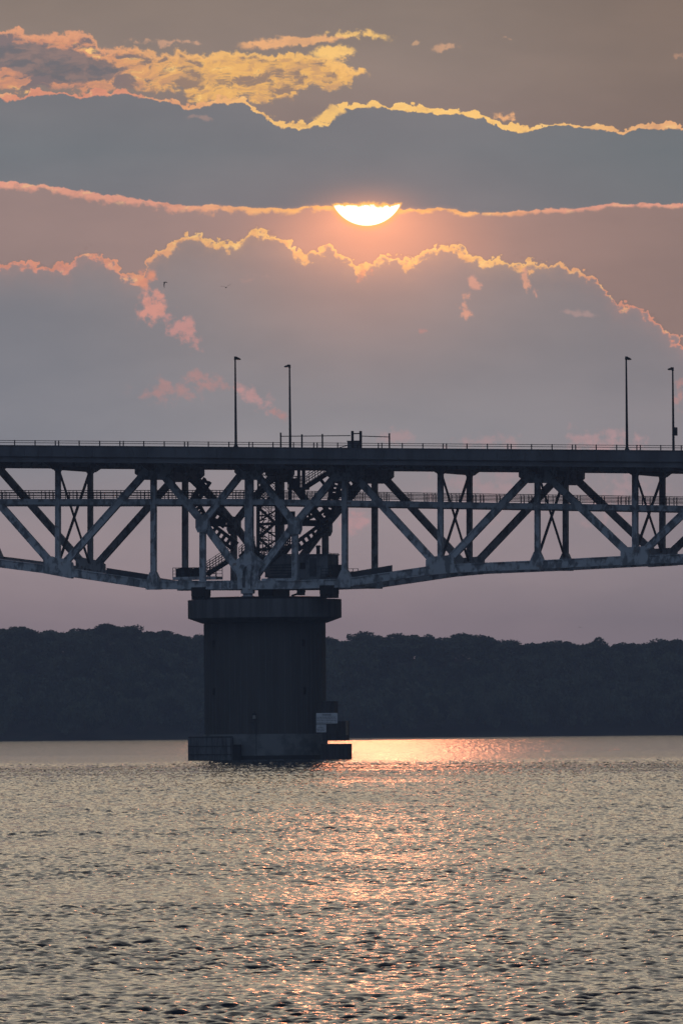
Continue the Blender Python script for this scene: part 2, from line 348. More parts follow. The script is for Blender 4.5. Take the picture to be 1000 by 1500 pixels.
# ------------------------------------------------------------------ mesh builder
class MB:
    def __init__(s): s.v = []; s.f = []
    def add(s, vs, fs):
        o = len(s.v); s.v += [tuple(q) for q in vs]; s.f += [tuple(i + o for i in f) for f in fs]; return s
    def box(s, a, b):
        x0, x1 = sorted((a[0], b[0])); y0, y1 = sorted((a[1], b[1])); z0, z1 = sorted((a[2], b[2]))
        vs = [(x, y, z) for x in (x0, x1) for y in (y0, y1) for z in (z0, z1)]
        return s.add(vs, [(0, 1, 3, 2), (4, 6, 7, 5), (0, 4, 5, 1), (2, 3, 7, 6), (0, 2, 6, 4), (1, 5, 7, 3)])
    def bar(s, p, q, wd, ht, up=(0, 0, 1)):
        p, q = Vector(p), Vector(q); d = (q - p).normalized(); u = Vector(up)
        if abs(d.dot(u)) > 0.99: u = Vector((1, 0, 0))
        a = d.cross(u).normalized() * wd / 2; b = a.cross(d).normalized() * ht / 2
        vs = [e + sa * a + sb * b for e in (p, q) for sa, sb in ((-1, -1), (1, -1), (1, 1), (-1, 1))]
        return s.add(vs, [(0, 3, 2, 1), (4, 5, 6, 7), (0, 1, 5, 4), (1, 2, 6, 5), (2, 3, 7, 6), (3, 0, 4, 7)])
    def tube(s, p, q, r0, r1=None, n=8):
        r1 = r0 if r1 is None else r1
        p, q = Vector(p), Vector(q); d = (q - p).normalized()
        u = Vector((0, 0, 1)) if abs(d.z) < 0.9 else Vector((1, 0, 0))
        a = d.cross(u).normalized(); b = d.cross(a)
        vs = []
        for e, r in ((p, r0), (q, r1)):
            for i in range(n):
                t = 2 * math.pi * i / n; vs.append(e + (a * math.cos(t) + b * math.sin(t)) * r)
        fs = [(i, (i + 1) % n, n + (i + 1) % n, n + i) for i in range(n)] + [tuple(range(n))[::-1], tuple(range(n, 2 * n))]
        return s.add(vs, fs)
    def prism(s, poly, y0, y1):                     # poly in (x, z), extruded along y
        n = len(poly)
        vs = [(x, y0, z) for x, z in poly] + [(x, y1, z) for x, z in poly]
        fs = [tuple(range(n)), tuple(range(2 * n - 1, n - 1, -1))] + [(i, n + i, n + (i + 1) % n, (i + 1) % n) for i in range(n)]
        return s.add(vs, fs)
    def lathe(s, prof, cx, cy, n=64):
        vs = []; m = len(prof)
        for i in range(n):
            t = 2 * math.pi * i / n
            for r, z in prof: vs.append((cx + r * math.cos(t), cy + r * math.sin(t), z))
        fs = []
        for i in range(n):
            j = (i + 1) % n
            for k in range(m - 1): fs.append((i * m + k, j * m + k, j * m + k + 1, i * m + k + 1))
        fs.append(tuple(i * m + m - 1 for i in range(n))); fs.append(tuple(i * m for i in range(n))[::-1])
        return s.add(vs, fs)
    def mesh(s, name, m, off=(0, 0, 0)):
        me = bpy.data.meshes.new(name)
        o = Vector(off)
        me.from_pydata([tuple(Vector(v) - o) for v in s.v], [], s.f)
        bm = bmesh.new(); bm.from_mesh(me); bmesh.ops.recalc_face_normals(bm, faces=bm.faces); bm.to_mesh(me); bm.free()
        me.materials.append(m); me.update()
        return me
    def build(s, name, m, parent=None, off=(0, 0, 0)):
        o = bpy.data.objects.new(name, s.mesh(name, m, off)); col.objects.link(o)
        if parent is not None: o.parent = parent
        return o

def smooth(o, ang=35):
    for p in o.data.polygons: p.use_smooth = True
    try: o.data.set_sharp_from_angle(angle=R(ang))
    except Exception: pass
    return o

def tag(o, label=None, cat=None, group=None, kind=None):
    if label: o['label'] = label
    if cat: o['category'] = cat
    if group: o['group'] = group
    if kind: o['kind'] = kind
    return o

# ------------------------------------------------------------------ bridge frame: s along the bridge, t across it (away from us), z up
ANG = R(20)
U = Vector((math.cos(ANG), -math.sin(ANG), 0)); Nn = Vector((math.sin(ANG), math.cos(ANG), 0))
_r = ray(367, 900)
O = Vector((_r.x, _r.y, 0)) * (880.0 / _r.y); O.z = 0
CW = 9.6                                           # truss spacing
CAMP = Vector((0, 0, CAM_H))
def L(pxx, pyy, t=0.0):
    d = ray(pxx, pyy)
    k = (t - (CAMP - O).dot(Nn)) / d.dot(Nn)
    p = CAMP + d * k - O
    return Vector((p.dot(U), t, p.z))
def world(l): return O + U * l[0] + Nn * l[1] + Vector((0, 0, l[2]))
def thing(name, label, cat, loc, group=None):      # an Empty in the bridge frame
    e = bpy.data.objects.new(name, None); col.objects.link(e)
    e.location = world(loc); e.rotation_euler = (0, 0, -ANG); e.empty_display_size = 1
    return tag(e, label, cat, group)
def copy_tree(o, parent=None):
    c = o.copy(); col.objects.link(c); c.parent = parent
    for ch in o.children: copy_tree(ch, c)
    return c

# ------------------------------------------------------------------ swing bridge
br = thing('swing_bridge', 'blue-grey steel truss swing bridge resting on the round concrete pier', 'bridge', (0, 0, 0))
TOPY = lambda x: 680.0 + (x - 367) * 0.0085 if x > 367 else 680.0 + (x - 367) * 0.0075
def S(x): return L(x, 700)[0]

bot_nodes = [(-475, 806), (-335, 808), (-195, 812), (-55, 818), (85, 836), (225, 857), (297, 857), (365, 857), (432, 856.5), (505, 854), (645, 833.5), (787, 827.5), (930, 820), (1070, 816), (1210, 810), (1350, 805)]
top_x = [-475, -335, -195, -55, 85, 225, 365, 505, 645, 787, 930, 1070, 1210, 1350]
def TP(x): return L(x, TOPY(x))
def strip_poly(p, q, half):
    d = Vector((q[0] - p[0], q[2] - p[2])).normalized(); n = Vector((-d.y, d.x)) * half
    return [(p[0] + n.x, p[2] + n.y), (q[0] + n.x, q[2] + n.y), (q[0] - n.x, q[2] - n.y), (p[0] - n.x, p[2] - n.y)]
PXM = 880.0 / FPX                                   # metres per photo pixel at the bridge

members = []                                        # (part name, polygon in s,z, half thickness)
BN = {x: L(x, y) for x, y in bot_nodes}
# chords
xs = [b[0] for b in bot_nodes]
for a, b in zip(xs[:-1], xs[1:]):
    h = 6.4 * PXM
    p, q = BN[a], BN[b]
    members.append(('bottom_chord', [(p[0], p[2] + h), (q[0], q[2] + h), (q[0], q[2] - h), (p[0], p[2] - h)], 0.36))
for a, b in zip(top_x[:-1], top_x[1:]):
    p, q = TP(a), TP(b); h = 5.5 * PXM
    members.append(('top_chord', [(p[0], p[2] + h), (q[0], q[2] + h), (q[0], q[2] - h), (p[0], p[2] - h)], 0.36))
# verticals
for x, wd in ((-475, 7), (-335, 7), (-195, 7), (-55, 7), (85, 7), (225, 8), (365, 12), (505, 8), (645, 7.5), (787, 7.5), (930, 8), (1070, 8), (1210, 7), (1350, 7)):
    p, q = BN[x], TP(x)
    members.append(('vertical', strip_poly(p, q, wd * PXM / 2), 0.27))
K1, K2 = L(297, 765), L(432, 768)
members.append(('vertical', strip_poly(BN[297], K1, 4.2 * PXM), 0.27))
members.append(('vertical', strip_poly(BN[432], K2, 4.2 * PXM), 0.27))
# diagonals
def diag(p, q, wd=10.5): members.append(('diagonal', strip_poly(p, q, wd * PXM / 2), 0.245))
for b in (-335, 85, 645, 930 + 280):
    for d in (-140, 140):
        tx = min(top_x, key=lambda v: abs(v - (b + d))); diag(BN[b], TP(tx))
diag(BN[930], TP(787)); diag(BN[930], TP(1070))
diag(TP(225), K1); diag(K1, BN[365]); diag(K1, TP(365), 10)
diag(TP(505), K2); diag(K2, BN[365]); diag(K2, TP(365), 10)
# gussets
def gus(pts): members.append(('gusset_plate', [(q[0], q[2]) for q in (L(a, b) for a, b in pts)], 0.385))
for x in (-335, 85, 645, 930, 1210):
    y = dict(bot_nodes)[x]; k = {-335: 0.04, 85: 0.19, 645: -0.09, 930: -0.06, 1210: -0.03}[x]
    g = lambda dx, dy: (x + dx, y + dy + dx * k)
    gus([g(-20, -15), g(-13, -19), g(15, -19), g(21, -15), g(21, 7.6), g(-20, 7.6)])
for x in (225, 505, 787, -55, -195, 1070):
    y = dict(bot_nodes)[x]
    gus([(x - 4, y - 19), (x + 4, y - 19), (x + 10, y - 5), (x + 10, y + 6.9), (x - 10, y + 6.9), (x - 10, y - 5)])
gus([(365, 806), (372, 811), (388, 826), (381, 836), (378, 863.8), (350, 863.8), (348, 838), (341, 826), (359, 811)])
for k, (x, y) in enumerate(((297, 765), (432, 768))):
    gus([(x - 9, y - 6), (x - 4, y - 11), (x + 4, y - 11), (x + 9, y - 6), (x + 9, y + 8), (x + 6, y + 15), (x - 6, y + 15), (x - 9, y + 8)])
for x in (-335 + 140, 225, 505, 787, 1070):
    y = TOPY(x)
    gus([(x - 26, y - 4), (x - 26, y + 15), (x - 14, y + 24), (x + 16, y + 24), (x + 27, y + 14), (x + 27, y - 4)])
x = 365; y = TOPY(x)
gus([(x - 20, y - 4), (x - 20, y + 12), (x - 9, y + 23), (x + 9, y + 23), (x + 20, y + 12), (x + 20, y - 4)])
for x in (85, 645, 930, -55, -335):
    y = TOPY(x)
    gus([(x - 7, y + 2), (x - 3.6, y + 12), (x + 3.6, y + 12), (x + 7, y + 2)])

for t0 in (0.0, CW):
    for nm, poly, th in members:
        m = MB()
        if len(poly) == 4 and nm != 'gusset_plate':     # flanged section: recessed web between two edge flanges
            P_ = [Vector(v) for v in poly]; n1_ = (P_[3] - P_[0]).normalized() * .12; n2_ = (P_[2] - P_[1]).normalized() * .12
            m.prism([P_[0] + n1_, P_[1] + n2_, P_[2] - n2_, P_[3] - n1_], t0 - th + .09, t0 + th - .09)
            m.prism([P_[0], P_[1], P_[1] + n2_, P_[0] + n1_], t0 - th, t0 + th)
            m.prism([P_[3] - n1_, P_[2] - n2_, P_[2], P_[3]], t0 - th, t0 + th)
        else: m.prism(poly, t0 - th, t0 + th)
        m.build(nm, M['steel'], br)
for a, b in zip(xs[2:-2], xs[3:-1]):                 # splice plates on the chords
    p, q = BN[a], BN[b]
    for f in (0.3, 0.52, 0.76):
        if q[0] - p[0] < 7 and f != 0.52: continue
        c = p.lerp(q, f)
        MB().prism([(c[0] - .45, c[2] - f * 0 - .36), (c[0] + .45, c[2] - .36 + (q[2] - p[2]) / (q[0] - p[0]) * .9), (c[0] + .45, c[2] + .36 + (q[2] - p[2]) / (q[0] - p[0]) * .9), (c[0] - .45, c[2] + .36)], -.375, -.2).build('splice_plate', M['steel'], br)
# curved end plates standing on the pivot gusset
for x in (354.5, 366):
    m = MB()
    pts = [(x + 4.5, 828), (x + 1.5, 834), (x, 843), (x, 863)]
    for a, b in zip(pts[:-1], pts[1:]):
        p, q = L(*a), L(*b); m.bar((p[0], -0.45, p[2]), (q[0], -0.45, q[2]), 0.42, 0.16, up=(0, 1, 0))
        for e in (-2.0, 2.0):
            m.bar((p[0] + e * PXM, -0.62, p[2]), (q[0] + e * PXM, -0.62, q[2]), 0.3, 0.07, up=(0, 1, 0))
    m.build('stiffener', M['steel'], br)

# mid-height walkway along each truss: beam, boards and railing
def wk(x): return 735.2 + (x - 367) * (0.0158 if x > 367 else 0.0) 
def walk_line(t0, sgn):
    xs_ = [-475, -55, 85, 225, 365, 505, 645, 787, 930, 1070, 1350]
    P = [L(x, wk(x), 0) for x in xs_]
    bm_ = MB(); rl = MB()
    for p, q in zip(P[:-1], P[1:]):
        bm_.prism([(p[0], p[2] + .29), (q[0], q[2] + .29), (q[0], q[2] - .29), (p[0], p[2] - .29)], t0 - 0.2, t0 + 0.2)
        bm_.prism([(p[0], p[2] + .34), (q[0], q[2] + .34), (q[0], q[2] + .295), (p[0], p[2] + .295)], t0 - 0.15, t0 + sgn * 1.2)
        n = max(1, int((q[0] - p[0]) / 2.6 + 0.5))
        for tt in (t0 + sgn * 0.12, t0 + sgn * 1.15):
            for hh in (1.28, 0.98, 0.68):
                rl.prism([(p[0], p[2] + hh + .03), (q[0], q[2] + hh + .03), (q[0], q[2] + hh - .03), (p[0], p[2] + hh - .03)], tt - 0.03, tt + 0.03)
            for i in range(n):
                f = (i + 0.3 + 0.2 * (tt == t0)) / n
                for df in (0.0, 0.08):
                    c = p.lerp(q, f + df); rl.box((c[0] - .028, tt - .035, c[2] + .3), (c[0] + .028, tt + .035, c[2] + 1.3))
    bm_.build('walkway_beam', M['steel'], br)
    rl.build('walkway_railing', M['black_steel'], br)
walk_line(0.0, 1); walk_line(CW, -1)

# sway bracing: thin crosses and struts between the two trusses
for x in (-475, -335, 85, 645, 787, 930, 1070, 1210):
    p, q = BN[x], TP(x)
    m = MB()
    a0 = (p[0], 0.35, p[2] + 1.0); a1 = (p[0], CW - 0.35, p[2] + 1.0)
    b0 = (q[0], 0.35, q[2] - 0.9); b1 = (q[0], CW - 0.35, q[2] - 0.9)
    m.bar(a0, b1, 0.24, 0.22); m.bar(a1, b0, 0.20, 0.18)
    m.build('sway_brace', M['black_steel'], br)
for x, _ in bot_nodes:
    p = BN[x]; MB().box((p[0] - .25, 0.365, p[2] - .3), (p[0] + .25, CW - 0.365, p[2] + .3)).build('lateral_strut', M['steel'], br)
# floor beams with cantilever brackets
T0, T1 = -5.0, CW + 5.0
for i, x in enumerate(top_x + [297, 432, 155, 15, 575, 716, 858, 1000]):
    q = L(x, TOPY(x))
    big = i < len(top_x)
    zt = q[2] + 0.62; zb = q[2] - (0.78 if big else 0.35)
    m = MB()
    n = 1
    vs = [(T0 + 0.4, zt), (T1 - 0.4, zt), (T1 - 0.4, zt - 0.45), (CW + 1.2, zb), (-1.2, zb), (T0 + 0.4, zt - 0.45)]
    k = len(vs)
    V_ = [(q[0] - .18, a, b) for a, b in vs] + [(q[0] + .18, a, b) for a, b in vs]
    m.add(V_, [tuple(range(k)), tuple(range(2 * k - 1, k - 1, -1))] + [(j, k + j, k + (j + 1) % k, (j + 1) % k) for j in range(k)])
    m.build('floor_beam', M['steel_dark'], br)
# deck: slab, stringers, fascia
def deckline(yl, yr, t): return L(0, yl, t), L(1000, yr, t)
dl, dr = deckline(653.0, 661.0, T0)
slope = (dr[2] - dl[2]) / (dr[0] - dl[0])
def dz(s): return dl[2] + (s - dl[0]) * slope          # top of the kerb line
SA, SB = S(-475), S(1350)
def slab(t0, t1, top, bot, name, mt, parent=None):
    o = MB().prism([(SA, dz(SA) + top), (SB, dz(SB) + top), (SB, dz(SB) + bot), (SA, dz(SA) + bot)], t0, t1).build(name, mt, parent or br)
    return o
slab(T0, T0 + 0.30, 0.0, -1.12, 'fascia_girder', M['fascia'])
slab(T0 - 0.06, T0 + 0.36, 0.10, 0.003, 'kerb_cap', M['fascia'])
slab(T0 + 0.05, T0 + 0.45, -1.15, -1.75, 'edge_stringer', M['fascia'])
slab(T0 - 0.16, T0 + 0.3, -1.123, -1.147, 'flange', M['steel_dark'])  # dark colour deepens the shadow line drawn under the fascia
slab(T1 - 0.30, T1, 0.0, -1.12, 'fascia_girder', M['fascia'])
slab(T0 + 0.31, T1 - 0.31, -0.55, -0.85, 'road_deck', M['steel_dark'])
for t in (-3.0, -1.2, 1.6, 4.0, 6.4, 8.4, 10.8, 12.6):
    slab(t - 0.12, t + 0.12, -0.853, -1.55, 'stringer', M['steel_dark'])
for i in range(90):                                      # stiffener ribs on the fascia
    s = SA + (SB - SA) * (i + .5) / 90.0
    if abs(s) > 45: continue
    MB().box((s - .05, T0 - 0.045, dz(s) - 1.08), (s + .05, T0 - 0.003, dz(s) - 0.05)).build('rib', M['fascia'], br)

# laced struts near the pivot (ladder-like)
def laced(p, q, wd, n, t=None, thick=0.14, name='laced_strut'):
    p, q = Vector(p), Vector(q)
    d = (q - p).normalized(); nn = Vector((-d.z, 0, d.x)).normalized() * wd / 2
    m = MB()
    m.bar(p + nn, q + nn, 0.35, thick, up=(0, 1, 0)) ; m.bar(p - nn, q - nn, 0.35, thick, up=(0, 1, 0))
    for i in range(n):
        c = p.lerp(q, (i + 0.5) / n); m.bar(c - nn, c + nn, 0.3, thick, up=(0, 1, 0))
    return m.build(name, M['black_steel'], br)
tm = CW / 2
laced(L(303, 769, tm), L(345, 801, tm), 0.85, 6, thick=0.3)
laced(L(478, 769, tm), L(434, 801, tm), 0.85, 6, thick=0.3)
laced(L(283, 733, tm), L(296, 757, tm), 0.75, 5, thick=0.26)
laced(L(304, 703, tm), L(284, 735, tm), 0.75, 6, thick=0.26)
laced(L(494, 703, tm), L(480, 757, tm), 0.75, 9, thick=0.24)
laced(L(520, 703, tm), L(495, 723, tm), 0.8, 4, thick=0.28)
laced(L(462, 737, tm), L(482, 762, tm), 0.95, 3, thick=0.28)
laced(L(312, 752, tm), L(331, 768, tm), 0.8, 3, thick=0.3)
laced(L(462, 750, tm), L(438, 762, tm), 0.6, 4, thick=0.2)
def strut(a, b, t, wd=0.3, name='brace', mt='black_steel', dpt=0.3):
    p, q = L(a[0], a[1], t), L(b[0], b[1], t)
    return MB().bar(p, q, dpt, wd, up=(0, 1, 0)).build(name, M[mt], br)
strut((276, 701), (318, 742), tm, 0.3); strut((300, 703), (278, 742), tm, 0.25)
strut((306, 768), (342, 771), tm, 0.35); strut((440, 767), (478, 771), tm, 0.35)
strut((470, 703), (500, 742), tm, 0.25); strut((500, 722), (484, 742), tm, 0.3)
# walkway at joint height across the front, between the sub-verticals
for (x0, x1, y) in ((306, 331, 764), (438, 468, 766)):
    laced(L(x0, y, 3.0), L(x1, y + .6, 3.0), 0.34, 9, thick=0.07)

# stairs and stair tower inside the pivot bay
def stairs(a, b, t, wid=1.0, rails=4, side=1, name='stair_flight'):
    p, q = L(a[0], a[1], t), L(b[0], b[1], t)
    m = MB()
    for tt in (t - wid / 2, t + wid / 2):
        m.bar((p[0], tt, p[2]), (q[0], tt, q[2]), 0.08, 0.32, up=(0, 1, 0)) if False else m.bar((p[0], tt, p[2]), (q[0], tt, q[2]), 0.34, 0.06, up=(0, 1, 0))
        for k in range(rails):
            h = 0.5 + 0.28 * k
            m.bar((p[0], tt, p[2] + h), (q[0], tt, q[2] + h), 0.05, 0.05)
        for k in range(5):
            c = Vector((p[0], tt, p[2])).lerp(Vector((q[0], tt, q[2])), k / 4); m.box((c[0] - .03, tt - .03, c[2]), (c[0] + .03, tt + .03, c[2] + 0.5 + 0.28 * (rails - 1)))
    n = max(4, int(abs(q[2] - p[2]) / 0.22))
    for i in range(n):
        c = p.lerp(q, (i + 0.5) / n); m.box((c[0] - .14, t - wid / 2, c[2] - .03), (c[0] + .14, t + wid / 2, c[2] + .03))
    return m.build(name, M['black_steel'], br)
stairs((301, 843), (336, 821), 2.2)
stairs((447, 714), (480, 693), 6.0)
def flatdeck(x0, x1, y, t0, t1, rail=1.1, nm='platform', th=0.25, kind='steel_dark', xp=4):
    tc_ = (t0 + t1) / 2
    p, q = L(x0, y, tc_), L(x1, y, tc_)
    b = MB().box((p[0], t0, p[2] - th), (q[0], t1, p[2])).build(nm, M[kind], br)
    if rail:
        m = MB()
        for tt in (t0 + .05, t1 - .05):
            for h in (rail, rail * .66, rail * .33): m.box((p[0], tt - .025, p[2] + h - .025), (q[0], tt + .025, p[2] + h + .025))
            for i in range(xp + 1):
                s = p[0] + (q[0] - p[0]) * i / xp; s = min(max(s, p[0] + .03), q[0] - .03); m.box((s - .03, tt - .03, p[2] + .002), (s + .03, tt + .03, p[2] + rail))
        m.build('guard_rail', M['black_steel'], br)
    return p, q
flatdeck(258, 321, 845.5, 1.0, 3.2, 1.0, th=0.32, kind='steel', xp=7)
flatdeck(425, 449, 714.5, 5.2, 7.0, 1.25)
flatdeck(478, 517, 846, 1.0, 4.5, 0.95, xp=5)
flatdeck(478, 490, 828, 2.0, 4.5, 1.3, xp=2)
flatdeck(372, 402, 814, 3.0, 6.5, 0.75)
# central tower: four legs with rungs, bracing, zigzag stairs
m = MB()
twx = (378, 404)
for x in twx:
    for t in (3.6, 6.0):
        a, b = L(x, 690, t), L(x, 846, t); m.bar(a, b, 0.17, 0.17)
for k, y in enumerate(range(696, 840, 12)):
    a, b = L(378, y, 3.6), L(404, y, 3.6); m.bar(a, b, 0.09, 0.09)
    a, b = L(378, y, 6.0), L(404, y, 6.0); m.bar(a, b, 0.09, 0.09)
m.build('stair_tower', M['black_steel'], br)
m = MB()
for k, y in enumerate(range(700, 832, 22)):
    x0, x1 = (379, 403) if k % 2 else (403, 379)
    a, b = L(x0, y + 22, 4.4), L(x1, y, 4.4)
    m.bar(a, b, 0.8, 0.14)
    for h in (0.55, 0.85): m.bar(a + Vector((0, 0, h)), b + Vector((0, 0, h)), 0.05, 0.05)
    x0, x1 = x1, x0
    a, b = L(x0, y + 20, 5.8), L(x1, y + 4, 5.8); m.bar(a, b, 0.16, 0.16)
m.build('zigzag_stair', M['black_steel'], br)
m = MB()
for x, x2, y0, y1 in ((393, 393.8, 742, 835), (397.5, 398.3, 742, 835)):
    a, b = L(x, y0, 3.2), L(x2, y1, 3.2); m.bar(a, b, 0.07, 0.07)
for i in range(34):
    y = 744 + i * 2.7; a, b = L(393, y, 3.2), L(398, y, 3.2); m.bar(a, b, 0.06, 0.06)
for i in range(10):
    y = 748 + i * 7; a, b = L(379 + rnd.random() * 4, y, 3.3), L(390 + rnd.random() * 3, y + rnd.uniform(-7, 7), 3.3); m.bar(a, b, 0.12, 0.12)
    a, b = L(383 + rnd.random() * 5, y, 3.3), L(380 + rnd.random() * 8, y + 8, 3.3); m.bar(a, b, 0.1, 0.1)
m.build('caged_ladder', M['black_steel'], br)
strut((378, 742), (378, 846), 3.0, 0.35, 'tower_post')
strut((406, 700), (408, 846), 3.2, 0.5, 'tower_post')
strut((425, 688), (425, 742), 5.5, 0.3, 'tower_post'); strut((444.5, 688), (444.5, 742), 5.5, 0.35, 'tower_post'); strut((437.5, 688), (437.5, 716), 5.5, 0.22, 'tower_post')
strut((378, 805), (425, 803), 3.4, 0.35, 'strut'); strut((378, 768), (430, 766), 3.8, 0.22, 'strut')
for k in range(6): strut((413, 751 + k * 2.6), (432, 751 + k * 2.6), 4.2, 0.07, 'louvre')
for k in range(5): strut((427, 703 + k * 3), (436, 702 + k * 3), 5.8, 0.07, 'louvre')
stairs((380, 840), (370, 806), 2.4, 0.8, 3); stairs((352, 816), (371, 800), 4.4, 0.8, 3)
stairs((415, 812), (426, 798), 4.4, 0.8, 3)

# pivot machinery under the span
def blk(x0, x1, y0, y1, t0, t1, nm, mt='black_steel', parent=br):
    tc_ = t0
    a, b = L(x0, y0, tc_), L(x1, y1, tc_)
    return MB().box((a[0], t0, a[2]), (b[0], t1, b[2])).build(nm, M[mt], parent)
ctr = L(388, 880, CW / 2)
ZC = L(388, 877, CW / 2 - 8.0)[2]                       # top of the pier cap
zb = L(388, 862.3, 0)[2]
def wheelbox(x0, x1, t0, t1, holes):
    a, b = L(x0, 870, t0)[0], L(x1, 870, t0)[0]
    m = MB(); m.box((a, t0, ZC + 0.45), (b, t1, zb + 0.25))
    for i in range(holes + 1):
        s = a + (b - a) * i / holes; wd = (b - a) / holes * 0.36
        m.box((max(a, s - wd), t0 + .1, ZC + .02), (min(b, s + wd), t1 - .1, ZC + .46))
    return m.build('bearing_block', M['black_steel'], br)
wheelbox(280, 300, -0.6, 1.2, 3)
wheelbox(468, 488, -0.6, 1.2, 3)
wheelbox(378, 400, 2.2, 7.4, 4)
wheelbox(322 , 350, CW - 0.6, CW + .8, 3) if False else None
m = MB(); c = L(362, 870, -0.1); m.lathe([(0.72, ZC + .02), (0.72, ZC + .35), (0.55, ZC + .4), (0.55, ZC + .6), (0.78, ZC + .64), (0.78, zb + .12)], c[0], 0.1, 24)
smooth(m.build('pivot_bearing', M['steel'], br))
p = MB(); a, b = L(427, 873, 1.0), L(447, 866, 1.0); p.bar(a, b, 0.2, 0.16, up=(0, 1, 0))
a, b = L(436, 868, 1.0), L(444, 872, 1.0); p.box((a[0], 0.7, b[2]), (b[0], 1.6, zb + .1))
p.build('jack_arm', M['black_steel'], br)
# access panels standing on the bottom chord
for pts in (((157, 832), (222, 842), (222, 856), (157, 846)), ((511, 838.5), (574.5, 828), (574.5, 844), (511, 853))):
    MB().prism([(q[0], q[2]) for q in (L(a, b, 1.2) for a, b in pts)], 1.0, 1.2).build('access_panel', M['steel_dark'], br)
# lit shelf plates beside the pivot
blk(383, 432, 847.5, 850, -0.1, 1.5, 'shelf_plate', 'steel')

# ------------------------------------------------------------------ machinery house and boxes on the bridge
def house(x0, x1, y0, y1, t0, t1, label, nm='machinery_house', cat='machinery house', door=True):
    a, b = L(x0, y0, t0), L(x1, y1, t0)
    base = Vector(((a[0] + b[0]) / 2, t0, b[2]))
    h = thing(nm, label, cat, base)
    MB().box((a[0], t0, b[2]), (b[0], t1, a[2] - 0.12)).build('wall', M['house'], h, base)
    MB().box((a[0] - .12, t0 - .12, a[2] - 0.118), (b[0] + .12, t1 + .1, a[2])).build('roof', M['house'], h, base)
    if door:
        c = a[0] + (b[0] - a[0]) * 0.52
        d = MB().box((c - .4, t0 - .05, b[2] + .35), (c + .4, t0 - .004, b[2] + 2.35)).build('door', M['steel_dark'], h, base)
        MB().box((c + .22, t0 - .09, b[2] + 1.25), (c + .3, t0 - .052, b[2] + 1.4)).build('handle', M['black_steel'], d, base)
        wn = MB().box((a[0] + .35, t0 - .04, b[2] + 1.2), (a[0] + .95, t0 - .004, b[2] + 1.9)).build('window', M['black_steel'], h, base)
    return h
house(435, 480, 812, 849, 1.6, 5.0, 'boxy dark machinery house with a door beside the right sub-vertical of the pivot bay')
a = L(386, 812, 2.2); b = L(433, 846, 2.2)
base = Vector(((a[0] + b[0]) / 2, 2.2, b[2]))
h = thing('drive_housing', 'low dark drive housing with sloping roof just right of the pivot gusset', 'machinery housing', base)
q = [L(388, 846, 2.2), L(433, 846, 2.2), L(433, 815, 2.2), L(412, 812, 2.2), L(388, 832, 2.2)]
MB().prism([(v[0], v[2]) for v in q], 2.2, 5.5).build('casing', M['house'], h, base)
m = MB()
for k in range(5):
    y = 828 + k * 4; p, r_ = L(394 + k, y, 2.2), L(431, y, 2.2); m.box((p[0], 2.12, p[2] - .05), (r_[0], 2.197, p[2] + .05))
m.build('louvre', M['steel_dark'], h, base)
q0, q1 = L(387, 832, 2.2), L(412, 811.5, 2.2)
MB().bar((q0[0], 3.8, q0[2]), (q1[0], 3.8, q1[2]), 3.6, 0.12, up=(0, 0, 1)).build('roof', M['steel_dark'], h, base)
# motors on the left platform
def motor(x, y, label):
    c = L(x, y, 2.0); h = thing('motor', label, 'motor', (c[0], 2.0, c[2]))
    m = MB(); m.tube((c[0] - .1, 1.4, c[2] + .55), (c[0] - .1, 2.5, c[2] + .55), 0.5, n=16); smooth(m.build('housing', M['black_steel'], h, (c[0], 2.0, c[2])))
    m = MB(); m.box((c[0] - .6, 1.3, c[2] + .01), (c[0] + .5, 2.7, c[2] + .2)); m.build('base', M['black_steel'], h, (c[0], 2.0, c[2]))
    m = MB(); m.tube((c[0] + .35, 2, c[2] + .2), (c[0] + .35, 2, c[2] + 1.7), 0.06); m.build('stack', M['black_steel'], h, (c[0], 2.0, c[2]))
motor(291.5, 845.2, 'dark round-bodied motor with a thin upright pipe on the left platform')
c = L(266, 845.2, 2.0); base = (c[0], 2.0, c[2])
h = thing('equipment_cabinet', 'low square dark cabinet at the outer end of the left platform', 'cabinet', base)
MB().box((c[0] - .55, 1.6, c[2] + .005), (c[0] + 1.1, 2.8, c[2] + .85)).build('body', M['black_steel'], h, base)
MB().box((c[0] - .62, 1.52, c[2] + .853), (c[0] + 1.16, 2.88, c[2] + .93)).build('lid', M['black_steel'], h, base)
MB().box((c[0] + .1, 1.56, c[2] + .1), (c[0] + .5, 1.597, c[2] + .75)).build('door', M['steel_dark'], h, base)
c = L(494, 845.8, 2.5); base = (c[0], 2.5, c[2])
h = thing('equipment_cabinet', 'tall narrow dark cabinet among the rails right of the machinery house', 'cabinet', base)
MB().box((c[0] - .5, 2.1, c[2] + .005), (c[0] + .5, 3.0, c[2] + 1.3)).build('body', M['black_steel'], h, base)
MB().box((c[0] - .55, 2.03, c[2] + 1.303), (c[0] + .55, 3.07, c[2] + 1.38)).build('lid', M['black_steel'], h, base)
c = L(466, 811.6, 3.0); base = (c[0], 3.0, c[2])
h = thing('exhaust_stack', 'short dark exhaust stack with a cap on the machinery house roof', 'exhaust', base)
MB().tube((c[0], 3.0, c[2] + .003), (c[0], 3.0, c[2] + .75), .22, n=12).build('pipe', M['black_steel'], h, base)
MB().tube((c[0], 3.0, c[2] + .753), (c[0], 3.0, c[2] + .95), .34, .2, n=12).build('cap', M['black_steel'], h, base)

